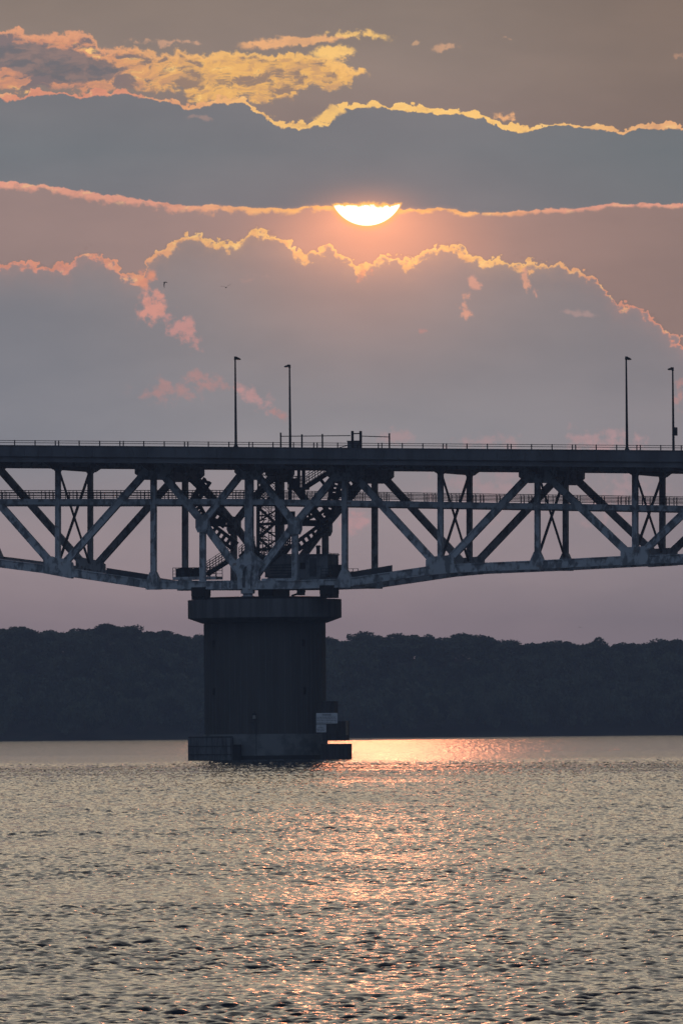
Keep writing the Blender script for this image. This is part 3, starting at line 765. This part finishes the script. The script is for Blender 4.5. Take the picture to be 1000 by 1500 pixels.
# ------------------------------------------------------------------ roadway railing
TR = T0 + 0.15
base = Vector((0, TR, dz(0) + .1))
rl = thing('railing', 'thin two-rail black steel railing along the near edge of the road deck', 'railing', base)
for hh in (0.50, 0.27):
    MB().prism([(SA, dz(SA) + .1 + hh + .03), (SB, dz(SB) + .1 + hh + .03), (SB, dz(SB) + .1 + hh - .03), (SA, dz(SA) + .1 + hh - .03)], TR - .04, TR + .04).build('rail', M['black_steel'], rl, base)
pm = MB().box((-.05, -.05, 0.0), (.05, .05, .56)).mesh('post', M['black_steel'])
def post_at(x):
    s = L(x, 650, TR)[0]
    if SA < s < SB:
        o = bpy.data.objects.new('post', pm); col.objects.link(o); o.parent = rl
        o.location = (s - base[0], 0, dz(s) + .1 - base[2])
k = -4
for k in range(-4, 15):
    x = 81 + 94.6 * k
    for d in (0, 5, 35, 65): 
        if -330 < x + d < 1330: post_at(x + d)
# taller fence section with the gate
base = Vector((L(411, 655, -4.4)[0], -4.4, dz(L(411, 655, -4.4)[0]) + .1))
fe = thing('fence', 'taller open rail fence section with a small gate frame on the deck above the pivot', 'fence', base)
def fp(x, y): 
    v = L(x, y, -4.4); return v
m = MB()
for (a, b) in (((411, 639), (513, 638)), ((527, 638.6), (570, 640))):
    p, q = fp(*a), fp(*b); m.bar(p, q, 0.07, 0.09)
m.build('rail', M['black_steel'], fe, base)
for x, y in ((411, 633.5), (442, 636), (472, 635.5), (570, 634.5)):
    p = fp(x, y); MB().box((p[0] - .07, -4.47, dz(p[0]) - .5), (p[0] + .07, -4.33, p[2])).build('post', M['black_steel'], fe, base)
m = MB()
for x in (514.5, 526.5):
    p = fp(x, 631); m.box((p[0] - .11, -4.2, dz(p[0]) - .5), (p[0] + .11, -3.95, p[2]))
p, q = fp(514.5, 635), fp(526.5, 635); m.box((p[0], -4.17, p[2] - .06), (q[0], -3.98, p[2] + .06))
m.build('gate_frame', M['black_steel'], fe, base)
p, q = L(508.5, 645.5, -3.6), L(525, 655, -3.6)
base = Vector(((p[0] + q[0]) / 2, -3.2, q[2] - .35))
h = thing('control_box', 'small dark control box behind the gate frame on the road deck', 'control box', base)
MB().box((p[0], -3.6, q[2] - .4), (q[0], -2.9, p[2] - .08)).build('body', M['house'], h, base)
MB().box((p[0] - .06, -3.66, p[2] - .077), (q[0] + .06, -2.84, p[2])).build('lid', M['house'], h, base)
MB().bar((p[0] - 1.0, -3.4, q[2]), (p[0] - .05, -3.4, p[2] - .5), 0.08, 0.08).build('stay', M['black_steel'], h, base)

# ------------------------------------------------------------------ lamp posts
def lamp(px_, ytop, t, side, label, dc=0.0, extra=False):
    s = L(px_, 600, t)[0]; z0 = dz(s) - (0.0 if t < 0 else 0.5); zt = L(px_, ytop, t)[2]
    s += dc
    base = (s, t, z0)
    e = thing('lamp_post', label, 'lamp post', base, 'lamp posts along the road deck')
    m = MB(); m.tube((s, t, z0), (s, t, zt - .25), 0.155, 0.085, 12); smooth(m.build('pole', M['black_steel'], e, base))
    m = MB(); m.tube((s, t, z0), (s, t, z0 + .35), 0.33, 0.17, 12); m.build('base', M['black_steel'], e, base)
    m = MB(); m.tube((s, t, zt - .3), (s, t + side * .5, zt), 0.06, n=8); m.tube((s, t + side * .45, zt), (s, t + side * .7, zt - .04), 0.06, n=8); m.tube((s, t, zt - .32), (s, t, zt + .05), .14, .12)
    m.build('arm', M['black_steel'], e, base)
    m = MB(); q = t + side * .7
    m.add([(s - .16, q, zt - .05), (s + .16, q, zt - .05), (s + .16, q + side * .6, zt - .17), (s - .16, q + side * .6, zt - .17), (s - .18, q, zt - .24), (s + .18, q, zt - .24), (s + .18, q + side * .6, zt - .28), (s - .18, q + side * .6, zt - .28)], [(0, 1, 2, 3), (4, 7, 6, 5), (0, 4, 5, 1), (1, 5, 6, 2), (2, 6, 7, 3), (3, 7, 4, 0)])
    hd = m.build('lamp_head', M['black_steel'], e, base)
    m = MB(); m.box((s - .12, q + side * .15, zt - .30), (s + .12, q + side * .5, zt - .262)); m.build('lens', M['lens'], hd, base)
    if extra:
        m = MB(); zz = L(px_, 632, t)[2]; m.box((s + .17, t - .2, zz - .45), (s + .42, t + .2, zz + .45)); m.build('control_cabinet', M['black_steel'], e, base)
lamp(345, 522.5, -4.45, 1, 'taller near-side lamp post just left of the fence section above the pier')
lamp(917.5, 522.5, -4.45, 1, 'tall lamp post on the near side at the right end of the visible deck')
lamp(424.5, 534.5, 14.0, -1, 'lamp post on the far side of the deck rising behind the fence section')
lamp(985.5, 538.5, 14.0, -1, 'lamp post on the far side at the right edge with a box on its pole', extra=True)

# ------------------------------------------------------------------ pier
pc = L(388.5, 1000, CW / 2)
PCX, PCY = pc[0], CW / 2
DP = world(pc).y
def rad(npx): return npx * DP / FPX
RC, RS = rad(112.5), rad(89.0)
zf = lambda y: L(388, y, CW / 2)[2]
base = (PCX, PCY, 0)
pier = thing('bridge_pier', 'dark round concrete pier with a flared cap standing in the river', 'pier', base)
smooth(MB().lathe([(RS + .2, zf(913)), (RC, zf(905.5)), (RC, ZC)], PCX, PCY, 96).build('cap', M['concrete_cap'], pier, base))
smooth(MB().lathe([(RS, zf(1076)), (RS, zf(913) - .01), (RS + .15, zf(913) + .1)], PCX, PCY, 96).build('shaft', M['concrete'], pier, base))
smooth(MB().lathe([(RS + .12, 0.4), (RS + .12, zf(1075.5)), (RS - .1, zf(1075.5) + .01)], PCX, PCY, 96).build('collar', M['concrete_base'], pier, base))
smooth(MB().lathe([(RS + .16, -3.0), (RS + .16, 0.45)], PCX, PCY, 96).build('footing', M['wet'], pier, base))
smooth(MB().lathe([(RC - 1.6, ZC + .003), (RC - 1.6, ZC + .28), (RC - 2.2, ZC + .3)], PCX, PCY, 64).build('ring_rail', M['black_steel'], pier, base))
# formwork seams, drain holes
for i in range(30):
    t = math.pi + math.pi * (i + .5) / 30
    cx, cy = PCX + (RS + .012) * math.cos(t), PCY + (RS + .012) * math.sin(t)
    m = MB(); m.bar((cx, cy, zf(1075.5)), (cx, cy, zf(914)), .05, .05); m.build('formwork_seam', M['concrete_cap'], pier, base)
def on_shaft(pxx):
    s = L(pxx, 1000, -1.0)[0] - PCX; s = max(-RS * .98, min(RS * .98, s)); return PCX + s, PCY - math.sqrt(RS * RS - s * s)
for x, y in ((312, 943), (433, 943), (312, 1013), (434, 1013)):
    s, t = on_shaft(x); z = zf(y); MB().box((s - .17, t - .08, z - .38), (s + .17, t + .3, z + .38)).build('drain_opening', M['black_steel'], pier, base)
s, t = on_shaft(377); b2 = (s, t, zf(1072))
h = thing('pier_light', 'small navigation light bracket with a conduit low on the pier face', 'light', b2)
MB().box((s - .12, t - .5, zf(1048)), (s + .1, t + .05, zf(1045))).build('bracket', M['black_steel'], h, b2)
MB().tube((s + .05, t - .45, zf(1053)), (s + .05, t - .45, zf(1048) + .001), .2, .14, 12).build('lens', M['lens'], h, b2)
MB().tube((s + .12, t - .05, zf(1107)), (s + .12, t - .05, zf(1052)), .07, n=8).build('conduit', M['steel_dark'], h, b2)
MB().box((s - .45, t - .14, zf(1063)), (s - .15, t - .0, zf(1058))).build('junction_box', M['steel_dark'], h, b2)

# ------------------------------------------------------------------ fenders
tf = PCY - RS - 0.9
a, b = L(276.5, 1080, tf), L(351, 1111, tf)
base = (a[0], tf, 0)
fd = thing('pier_fender', 'low dark timber fender wall left of the pier base at the waterline', 'fender', base)
MB().box((a[0], tf, -1.5), (b[0] - .8, tf + .25, a[2] - .1)).build('board_wall', M['timber'], fd, base)
MB().box((a[0], tf + .252, -1.5), (a[0] + .3, tf + 9, a[2] - .1)).build('board_wall', M['timber'], fd, base)
MB().box((a[0] - .04, tf - .1, a[2] - .097), (b[0] - .9, tf + .34, a[2] + .05)).build('cap_rail', M['timber'], fd, base)
MB().box((b[0] - .8, tf + .02, -1.5), (b[0], tf + .6, L(351, 1091, tf)[2])).build('niche_shade', M['black_steel'], fd, base)  # solid black block stands in for the shade of a niche
n = 22
for i in range(n):
    s = a[0] + .12 + (b[0] - a[0] - 1.1) * i / (n - 1); wd = .11 if i % 4 else .17
    MB().box((s - wd, tf - (.07 if i % 4 else .16), -1.4), (s + wd, tf - .003, a[2] - .12)).build('pile', M['slat'], fd, base)
for z in (0.55, 1.45):
    MB().box((a[0] - .02, tf - .2, z), (b[0] - .85, tf - .163, z + .12)).build('waler', M['timber'], fd, base)

def fender_block(x0, x1, y0, y1, t0, t1, label, tan=False, zmin=None, nm='fender_block'):
    a, b = L(x0, y0, t0), L(x1, y1, t0)
    z0 = b[2] if zmin is None else zmin
    base = ((a[0] + b[0]) / 2, t0, z0)
    h = thing(nm, label, 'fender', base)
    MB().box((a[0], t0 + .1, z0), (b[0], t1, a[2] - .1)).build('core', M['black_steel'], h, base)
    n = max(3, int((b[0] - a[0]) / .5))
    for i in range(n):
        s0 = a[0] + (b[0] - a[0]) * i / n
        MB().box((s0 + .012, t0, z0 + .02), (s0 + (b[0] - a[0]) / n - .012, t0 + .097, a[2] - .12)).build('board', M['timber'], h, base)
    MB().box((a[0] - .0, t0 - .05, a[2] - .097), (b[0] + .04, t1, a[2])).build('cap_rail', M['timber'], h, base)
    if tan:
        MB().box((b[0] + .045, t0 + .05, z0 + .6), (b[0] + .19, t0 + .5, a[2] + .05)).build('end_board', M['tan'], h, base)
    return h
fender_block(472, 505.5, 1057, 1085.2, 0.6, 1.9, 'upper dark fender box jutting from the right side of the pier above the water gap', True)
fender_block(470, 508.5, 1090, 1112, 0.4, 1.9, 'lower dark fender box at the waterline right of the pier', zmin=-1.0)
fender_block(470, 489.5, 1027.5, 1046, 0.9, 2.1, 'small dark locker highest on the right side of the pier behind the sign', nm='fender_block')

# ------------------------------------------------------------------ signs
def sign(x0, y0, x1, y1, t, label, lines, head, hs):
    a, b = L(x0, y0, t), L(x1, y1, t)
    base = ((a[0] + b[0]) / 2, t, b[2])
    h = thing('sign', label, 'sign', base)
    MB().box((a[0], t, b[2]), (b[0], t + .05, a[2])).build('panel', M['sign'], h, base)
    MB().box((a[0] + .1, t + .052, b[2] + .1), (b[0] - .1, t + .25, b[2] + .25)).build('bracket', M['black_steel'], h, base)
    H = a[2] - b[2]; W = b[0] - a[0]
    if head:
        cu = bpy.data.curves.new('heading', 'FONT'); cu.body = head; cu.size = hs; cu.align_x = 'CENTER'; cu.extrude = 0.004; cu.space_character = 1.05; cu.offset = 0.006
        to = bpy.data.objects.new('tmp', cu); col.objects.link(to)
        bpy.context.view_layer.update()
        me = bpy.data.meshes.new_from_object(to.evaluated_get(bpy.context.evaluated_depsgraph_get()))
        col.objects.unlink(to); bpy.data.objects.remove(to)
        me.materials.clear(); me.materials.append(M['ink'])
        o = bpy.data.objects.new('heading', me); col.objects.link(o); o.parent = h
        o.location = (0, -.012, H - H * 0.24 if H < 1.6 else H * 0.78); o.rotation_euler = (R(90), 0, 0)
    m = MB(); r = random.Random(3)
    for f, l0, l1, th in lines:
        z = b[2] + H * f; s = a[0] + W * l0
        while s < a[0] + W * l1:
            w_ = r.uniform(.12, .34); e = min(s + w_, a[0] + W * l1)
            n = max(1, int((e - s) / .055))
            for i in range(n):
                q = s + (e - s) * i / n; m.box((q, t - .012, z - th * r.uniform(.35, .5)), (q + .036, t - .002, z + th * r.uniform(.3, .5)))
            s = e + .07
    m.build('small_print', M['ink'], h, base)
sign(463, 1044.8, 494, 1060, -1.9, 'wide white warning sign with lines of dark lettering on the pier corner', [(.60, .03, .93, .09), (.45, .03, .93, .09), (.30, .03, .93, .09), (.12, .03, .8, .08)], 'WARNING', .2)
sign(463, 1061.5, 477.5, 1073, -1.9, 'small square white notice under the wide warning sign', [(.80, .42, .55, .10), (.60, .2, .8, .09), (.40, .05, .93, .1), (.2, .1, .85, .1)], None, .15)

# ------------------------------------------------------------------ birds
def bird(px_, py_, Y, span, label, bank, flap, yaw):
    d = ray(px_, py_); p = CAMP + d * (Y / d.y)
    me = bpy.data.meshes.new('bird'); bm = bmesh.new()
    # body: lathe along y
    prof = [(-.30, .0), (-.26, .022), (-.16, .05), (-.02, .065), (.10, .055), (.17, .036), (.21, .038), (.245, .03), (.27, .012), (.32, .0)]
    k = span / 1.2; rings = []
    for y, r in prof:
        rings.append([bm.verts.new((math.cos(a_) * max(r, .003) * k, y * k, math.sin(a_) * max(r, .003) * k)) for a_ in [2 * math.pi * i / 8 for i in range(8)]])
    for r0, r1 in zip(rings[:-1], rings[1:]):
        for i in range(8): bm.faces.new((r0[i], r0[(i + 1) % 8], r1[(i + 1) % 8], r1[i]))
    tv = [bm.verts.new((x * k, y * k, .0)) for x, y in ((-.03, -.24), (.03, -.24), (.07, -.40), (-.07, -.40))]; bm.faces.new(tv)
    for sd, fl in ((-1, flap[0]), (1, flap[1])):
        st = [(.03, .10, -.06, 0), (.22, .14, -.05, fl[0] * .2), (.42, .08, -.06, fl[0] * .2 + fl[1] * .2), (.60, -.06, -.12, fl[0] * .2 + fl[1] * .38)]
        pr = None
        for x, yf, yb, z in st:
            c_ = [bm.verts.new((sd * x * k, yf * k, z * k + .012 * k)), bm.verts.new((sd * x * k, yb * k, z * k + .006 * k)), bm.verts.new((sd * x * k, (yf + yb) / 2 * k, z * k - .01 * k))]
            if pr:
                for i in range(3): bm.faces.new((pr[i], pr[(i + 1) % 3], c_[(i + 1) % 3], c_[i]))
            pr = c_
    bmesh.ops.recalc_face_normals(bm, faces=bm.faces); bm.to_mesh(me); bm.free(); me.materials.append(M['feather'])
    o = bpy.data.objects.new('bird', me); col.objects.link(o); o.location = p; o.rotation_euler = (0, bank, yaw)
    tag(o, label, 'bird', 'birds flying in the evening sky')
bird(242, 413, 1000, 1.1, 'small dark bird with drooping wings left of the other gull under the cloud edge', R(0), ((-.2, -2.0), (.1, -.3)), R(70))
bird(331, 421, 1000, 1.35, 'dark gull with wings raised in a shallow V above the tall lamp post', R(-6), ((.9, .1), (.8, .5)), R(8))
bird(849, 919, 1500, 1.0, 'tiny distant bird gliding low above the wooded skyline at right', R(0), ((.1, .1), (.1, .1)), R(20))

# ------------------------------------------------------------------ far shore: terrain and wood
YS = 2278.0
PXF = YS / FPX
def shore_y(x): return YS + 6 * math.sin(x * 0.021) + 3 * math.sin(x * .06 + 1)
SKY_X = [-300, 0, 10, 35, 80, 110, 130, 150, 185, 205, 222, 238, 255, 275, 300, 478, 500, 525, 545, 565, 585, 600, 635, 660, 690, 705, 740, 770, 800, 830, 860, 900, 940, 970, 1000, 1300]
SKY_Y = [925, 924, 921, 927, 927, 927, 922, 920, 923, 930, 937, 930, 928, 937, 934, 942, 939, 933, 931, 938, 937, 934, 938, 935, 931, 937, 942, 948, 946, 945, 946, 945, 947, 945, 943, 940]
def canopy(xm):                                      # canopy height over the water at metre offset xm
    p = 500 + xm / PXF
    y = np.interp(p, SKY_X, SKY_Y)
    hy = 1061.5 - (p - 500) * math.tan(ROLL)
    return (hy - y) * PXF * 1.0 + CAM_H
def ground_h(x, y):
    d = y - shore_y(x)
    if d < 0: return -2.0
    top = canopy(x) - 5.0
    e = min(1.0, d / 70.0); e = e * e * (3 - 2 * e)
    return 0.5 + min(d, 3) * .15 + (top - 0.9) * e
m = MB(); nx, ny = 90, 34
for j in range(ny):
    dd = -12 + (j / (ny - 1)) ** 1.8 * 1500
    for i in range(nx):
        x = -420 + 840 * i / (nx - 1); y = shore_y(x) + dd
        m.v.append((x, y, ground_h(x, y) + (0.4 * math.sin(x * .3 + j) if dd > 5 else 0)))
for j in range(ny - 1):
    for i in range(nx - 1): a_ = j * nx + i; m.f.append((a_, a_ + 1, a_ + 1 + nx, a_ + nx))
o = smooth(m.build('terrain', M['earth'])); tag(o, 'low wooded bank of the far shore', None, None, 'structure')

def crown_np(seed, rx, rz, n, leaf):
    """leaf clumps scattered through several overlapping lobes; returns verts (k,3), faces"""
    g = np.random.default_rng(seed)
    nl = 9
    lob = []
    for i in range(nl):
        th = g.uniform(0, 2 * math.pi); rr = g.uniform(0, .62) * rx
        lob.append((rr * math.cos(th), rr * math.sin(th), g.uniform(.30, .82) * rz, g.uniform(.34, .52) * rx))
    V_ = []
    per = n // nl
    for lx, ly, lz, lr in lob:
        d = g.normal(size=(per, 3)); d /= np.linalg.norm(d, axis=1)[:, None]
        r = lr * g.uniform(.45, 1.06, size=(per, 1)) ** .6
        c = d * r * np.array([1, 1, .8]) + np.array([lx, ly, lz])
        a = g.normal(size=(per, 3)); a /= np.linalg.norm(a, axis=1)[:, None]
        b = np.cross(a, g.normal(size=(per, 3))); b /= np.linalg.norm(b, axis=1)[:, None]
        s = leaf * g.uniform(.5, 1.1, size=(per, 1))
        V_.append(np.stack([c - a * s - b * s * .6, c + a * s - b * s * .5, c + a * s * .7 + b * s * .7, c - a * s * .8 + b * s * .6], axis=1))
    return np.concatenate(V_).reshape(-1, 3)
def quads_mesh(name, v, mt):
    me = bpy.data.meshes.new(name); n = len(v); k = n // 4
    me.vertices.add(n); me.vertices.foreach_set('co', v.astype(np.float32).ravel())
    me.loops.add(n); me.loops.foreach_set('vertex_index', np.arange(n, dtype=np.int32))
    me.polygons.add(k); me.polygons.foreach_set('loop_start', np.arange(0, n, 4, dtype=np.int32)); me.polygons.foreach_set('loop_total', np.full(k, 4, dtype=np.int32))
    me.materials.append(mt); me.update(); me.validate()
    return me
crowns = [crown_np(100 + i, 5.0, 8.5, 1500, .42) for i in range(6)]
g = np.random.default_rng(5)
acc = []
for row, d in enumerate((5, 14, 24, 35, 47, 60, 74, 86, 98)):
    x = -215 + g.uniform(0, 4)
    while x < 215:
        y = shore_y(x) + d + g.uniform(-4, 4)
        gz = ground_h(x, y); s = g.uniform(.8, 1.25) * (0.75 if row == 0 else 1.0)
        topz = canopy(x) - g.uniform(0.2, 3.0) - (0 if row > 3 else 0.5)
        z = gz + g.uniform(-1.0, 1.5)
        hgt = min(1.25, max(.7, (topz - z) / 9.5))
        c = crowns[g.integers(6)].copy(); th = g.uniform(0, 6.28)
        rot = np.array([[math.cos(th), -math.sin(th), 0], [math.sin(th), math.cos(th), 0], [0, 0, 1]])
        c = c @ rot.T * np.array([s, s, hgt]) + np.array([x, y, z + .2])
        acc.append(c); x += g.uniform(3.6, 6.0) * s
wood = bpy.data.objects.new('far_woodland', quads_mesh('far_woodland', np.concatenate(acc), M['leaf2'])); col.objects.link(wood)
tag(wood, 'dark hazy mass of woodland covering the far bank', 'woodland', None, 'stuff')
# skyline trees, each with its own trunk and crown
def tree_proto(i, seed, rx, rz, n, leaf, label, group):
    e = bpy.data.objects.new('broadleaf_tree', None); col.objects.link(e); tag(e, label, 'tree', group)
    v = crown_np(seed, rx, rz, n, leaf) + np.array([0, 0, 3.0])
    c = bpy.data.objects.new('crown', quads_mesh('crown', v, M['leaf'])); col.objects.link(c); c.parent = e
    m = MB(); m.tube((0, 0, -1.0), (0.1, 0, 5.5), .34, .2, 8)
    for k in range(5):
        t = 2 * math.pi * k / 5 + seed; m.tube((0.05, 0, 3.4 + k * .4), (math.cos(t) * rx * .5, math.sin(t) * rx * .5, 5.5 + k * .6), .14, .05, 6)
    m.build('trunk', M['bark'], e)
    return e
GL = 'rounded leafy crown in the row along the skyline of the far shore'
protos = [tree_proto(i, 300 + i, 4.3, 6.2, 1500, .36, GL, 'trees along the far skyline') for i in range(5)]
for e in protos: e['unused'] = 1; del e['unused']
x = -206.0; cnt = 0
while x < 206:
    y = shore_y(x) + g.uniform(66, 84); s = g.uniform(.6, 1.15)
    o = protos[cnt] if cnt < 5 else copy_tree(protos[int(g.integers(5))])
    o.location = (x, y, canopy(x) - (8.6 * s) + g.uniform(-.8, .5)); o.rotation_euler = (0, 0, g.uniform(0, 6.28)); o.scale = (s, s, s)
    cnt += 1; x += g.uniform(3.6, 6.6)
big = tree_proto(9, 400, 4.4, 9.0, 2000, .36, 'tallest bushy tree standing above the skyline at the right of the far shore', 'trees along the far skyline')
q = ray(875, 945); big.location = (q.x / q.y * (YS + 66), YS + 66, canopy((875 - 500) * PXF) - 8.7)

# ------------------------------------------------------------------ water
def ocean_tile(n, Lm, lam, seed, wind, spread, cut):
    g_ = np.random.default_rng(seed)
    k1 = np.fft.fftfreq(n, Lm / n) * 2 * np.pi
    kx, ky = np.meshgrid(k1, k1, indexing='ij'); k = np.sqrt(kx ** 2 + ky ** 2); k[0, 0] = 1
    kp = 2 * np.pi / lam
    cosw = (kx * wind[0] + ky * wind[1]) / k
    P = np.exp(-1.25 * (kp / k) ** 2) / k ** 3.6 * (np.abs(cosw) ** spread + 0.12) * np.exp(-(k * cut) ** 2)
    P[0, 0] = 0
    H = (g_.normal(size=(n, n)) + 1j * g_.normal(size=(n, n))) * np.sqrt(P)
    h = np.real(np.fft.ifft2(H)); sx_ = np.real(np.fft.ifft2(-1j * kx / k * H)); sy_ = np.real(np.fft.ifft2(-1j * ky / k * H))
    s = h.std()
    return h / s, sx_ / s, sy_ / s
def sample(tile, Lm, x, y):
    n = tile[0].shape[0]; u = (x / Lm % 1.0) * n; v = (y / Lm % 1.0) * n
    i0 = np.floor(u).astype(int); j0 = np.floor(v).astype(int); fu = u - i0; fv = v - j0
    i0 %= n; j0 %= n; i1 = (i0 + 1) % n; j1 = (j0 + 1) % n
    return [a[i0, j0] * (1 - fu) * (1 - fv) + a[i1, j0] * fu * (1 - fv) + a[i0, j1] * (1 - fu) * fv + a[i1, j1] * fu * fv for a in tile]
rows = [2.0, 20.0, 40.0, 60.0, 78.0]
r = 90.0
while r < 1050: rows.append(r); r *= 1.0008
while r < 2600: rows.append(r); r *= 1.012
rows += [3200.0, 4200.0]
rows = np.array(rows)
fine = np.radians(np.linspace(-3.1, 3.1, 560))
side = np.radians(np.array([3.5, 4.2, 5, 6, 7.5, 9.5, 12, 16, 22, 30, 42, 56, 72, 90, 115, 145]))
th = np.concatenate([-side[::-1], fine, side])
RR, TT = np.meshgrid(rows, th, indexing='ij')
XX, YY = RR * np.sin(TT), RR * np.cos(TT)
t1 = ocean_tile(1024, 47.0, 0.58, 11, (0.25, -0.97), 1.2, .015)
t2 = ocean_tile(1024, 61.0, 1.25, 12, (-0.35, -0.93), 1.2, .05)
t3 = ocean_tile(256, 173.0, 9.0, 13, (0.1, -1.0), 2.0, .3)
h1 = sample(t1, 47.0, XX, YY); h2 = sample(t2, 61.0, XX * .96 + YY * .28, YY * .96 - XX * .28); h3 = sample(t3, 173.0, XX, YY)
gust = 0.9 + 0.18 * np.clip(sample(t3, 890.0, XX, YY)[0], -1.6, 1.6)
calm = 1.0 - 0.5 / (1 + np.exp(-(RR + 22 * np.sin(XX * .075 + 1) + 16 * np.sin(XX * .19) - 842) / 16))
farg = 1.0 + 0.9 * np.clip((RR - 150) / 500, 0, 1)
amp = gust * calm * farg * np.where((RR > 85), 1, 0) * np.where(np.abs(TT) < np.radians(3.4), 1, 0.0)
A1, A2, A3 = 0.0140, 0.0125, 0.005
ZZ = amp * (A1 * h1[0] + A2 * h2[0] + A3 * h3[0])
CH = 0.9
XD = XX + CH * amp * (A1 * h1[1] + A2 * h2[1]); YD = YY + CH * amp * (A1 * h1[2] + A2 * h2[2])
co = np.stack([XD, YD, ZZ], axis=-1).reshape(-1, 3).astype(np.float32)
nr, nt_ = RR.shape
idx = np.arange(nr * nt_).reshape(nr, nt_)
q = np.stack([idx[:-1, :-1], idx[1:, :-1], idx[1:, 1:], idx[:-1, 1:]], axis=-1).reshape(-1, 4)[:, ::-1]
me = bpy.data.meshes.new('water'); me.vertices.add(len(co)); me.vertices.foreach_set('co', co.ravel())
me.loops.add(q.size); me.loops.foreach_set('vertex_index', np.ascontiguousarray(q).astype(np.int32).ravel())
me.polygons.add(len(q)); me.polygons.foreach_set('loop_start', np.arange(0, q.size, 4, dtype=np.int32)); me.polygons.foreach_set('loop_total', np.full(len(q), 4, dtype=np.int32))
me.polygons.foreach_set('use_smooth', np.ones(len(q), dtype=bool))
me.update()
wt = bpy.data.objects.new('water', me); col.objects.link(wt); tag(wt, 'rippled river water with a pink and gold sun glitter', None, None, 'structure')
mw = bpy.data.materials.new('river_water'); mw.use_nodes = True
t = NT(mw.node_tree); p = mw.node_tree.nodes['Principled BSDF']
p.inputs['Base Color'].default_value = (0.012, 0.020, 0.026, 1); p.inputs['IOR'].default_value = 1.33
tcn = t.n.new('ShaderNodeTexCoord'); v = X(t, tcn.outputs['Object'])
n1 = t.noise(v, 5.0, 3.0, 0.6); n2 = t.noise(v, 1.3, 2.0, 0.5)
b = t.n.new('ShaderNodeBump'); b.inputs['Strength'].default_value = 1.0; 
hh = n1 + n2 * 1.6
sp = t.n.new('ShaderNodeSeparateXYZ'); t.l.new(tcn.outputs['Object'], sp.inputs[0])
far = t.smooth(X(t, sp.outputs[1]), 780.0, 900.0)
t.l.new((far * 0.06 + 0.05).s, p.inputs['Roughness'])
t.l.new((far * 0.026 + 0.014).s, b.inputs['Distance'])
t.l.new(hh.s, b.inputs['Height']); t.l.new(b.outputs[0], p.inputs['Normal'])
me.materials.append(mw)

# ------------------------------------------------------------------ haze
hz = MB().box((-4400, -4400, -4.0), (4400, 4400, 60.0)).build('haze', M['steel'])
hz.data.materials.clear()
mh = bpy.data.materials.new('evening_haze'); mh.use_nodes = True; mh.node_tree.nodes.clear()
vo = mh.node_tree.nodes.new('ShaderNodeVolumePrincipled'); vo.inputs['Color'].default_value = (0.50, 0.70, 1.0, 1); vo.inputs['Density'].default_value = 0.00019; vo.inputs['Anisotropy'].default_value = 0.0
ou = mh.node_tree.nodes.new('ShaderNodeOutputMaterial'); mh.node_tree.links.new(vo.outputs[0], ou.inputs['Volume'])
hz.data.materials.append(mh); tag(hz, 'thin blue evening haze over the river', None, None, 'stuff')
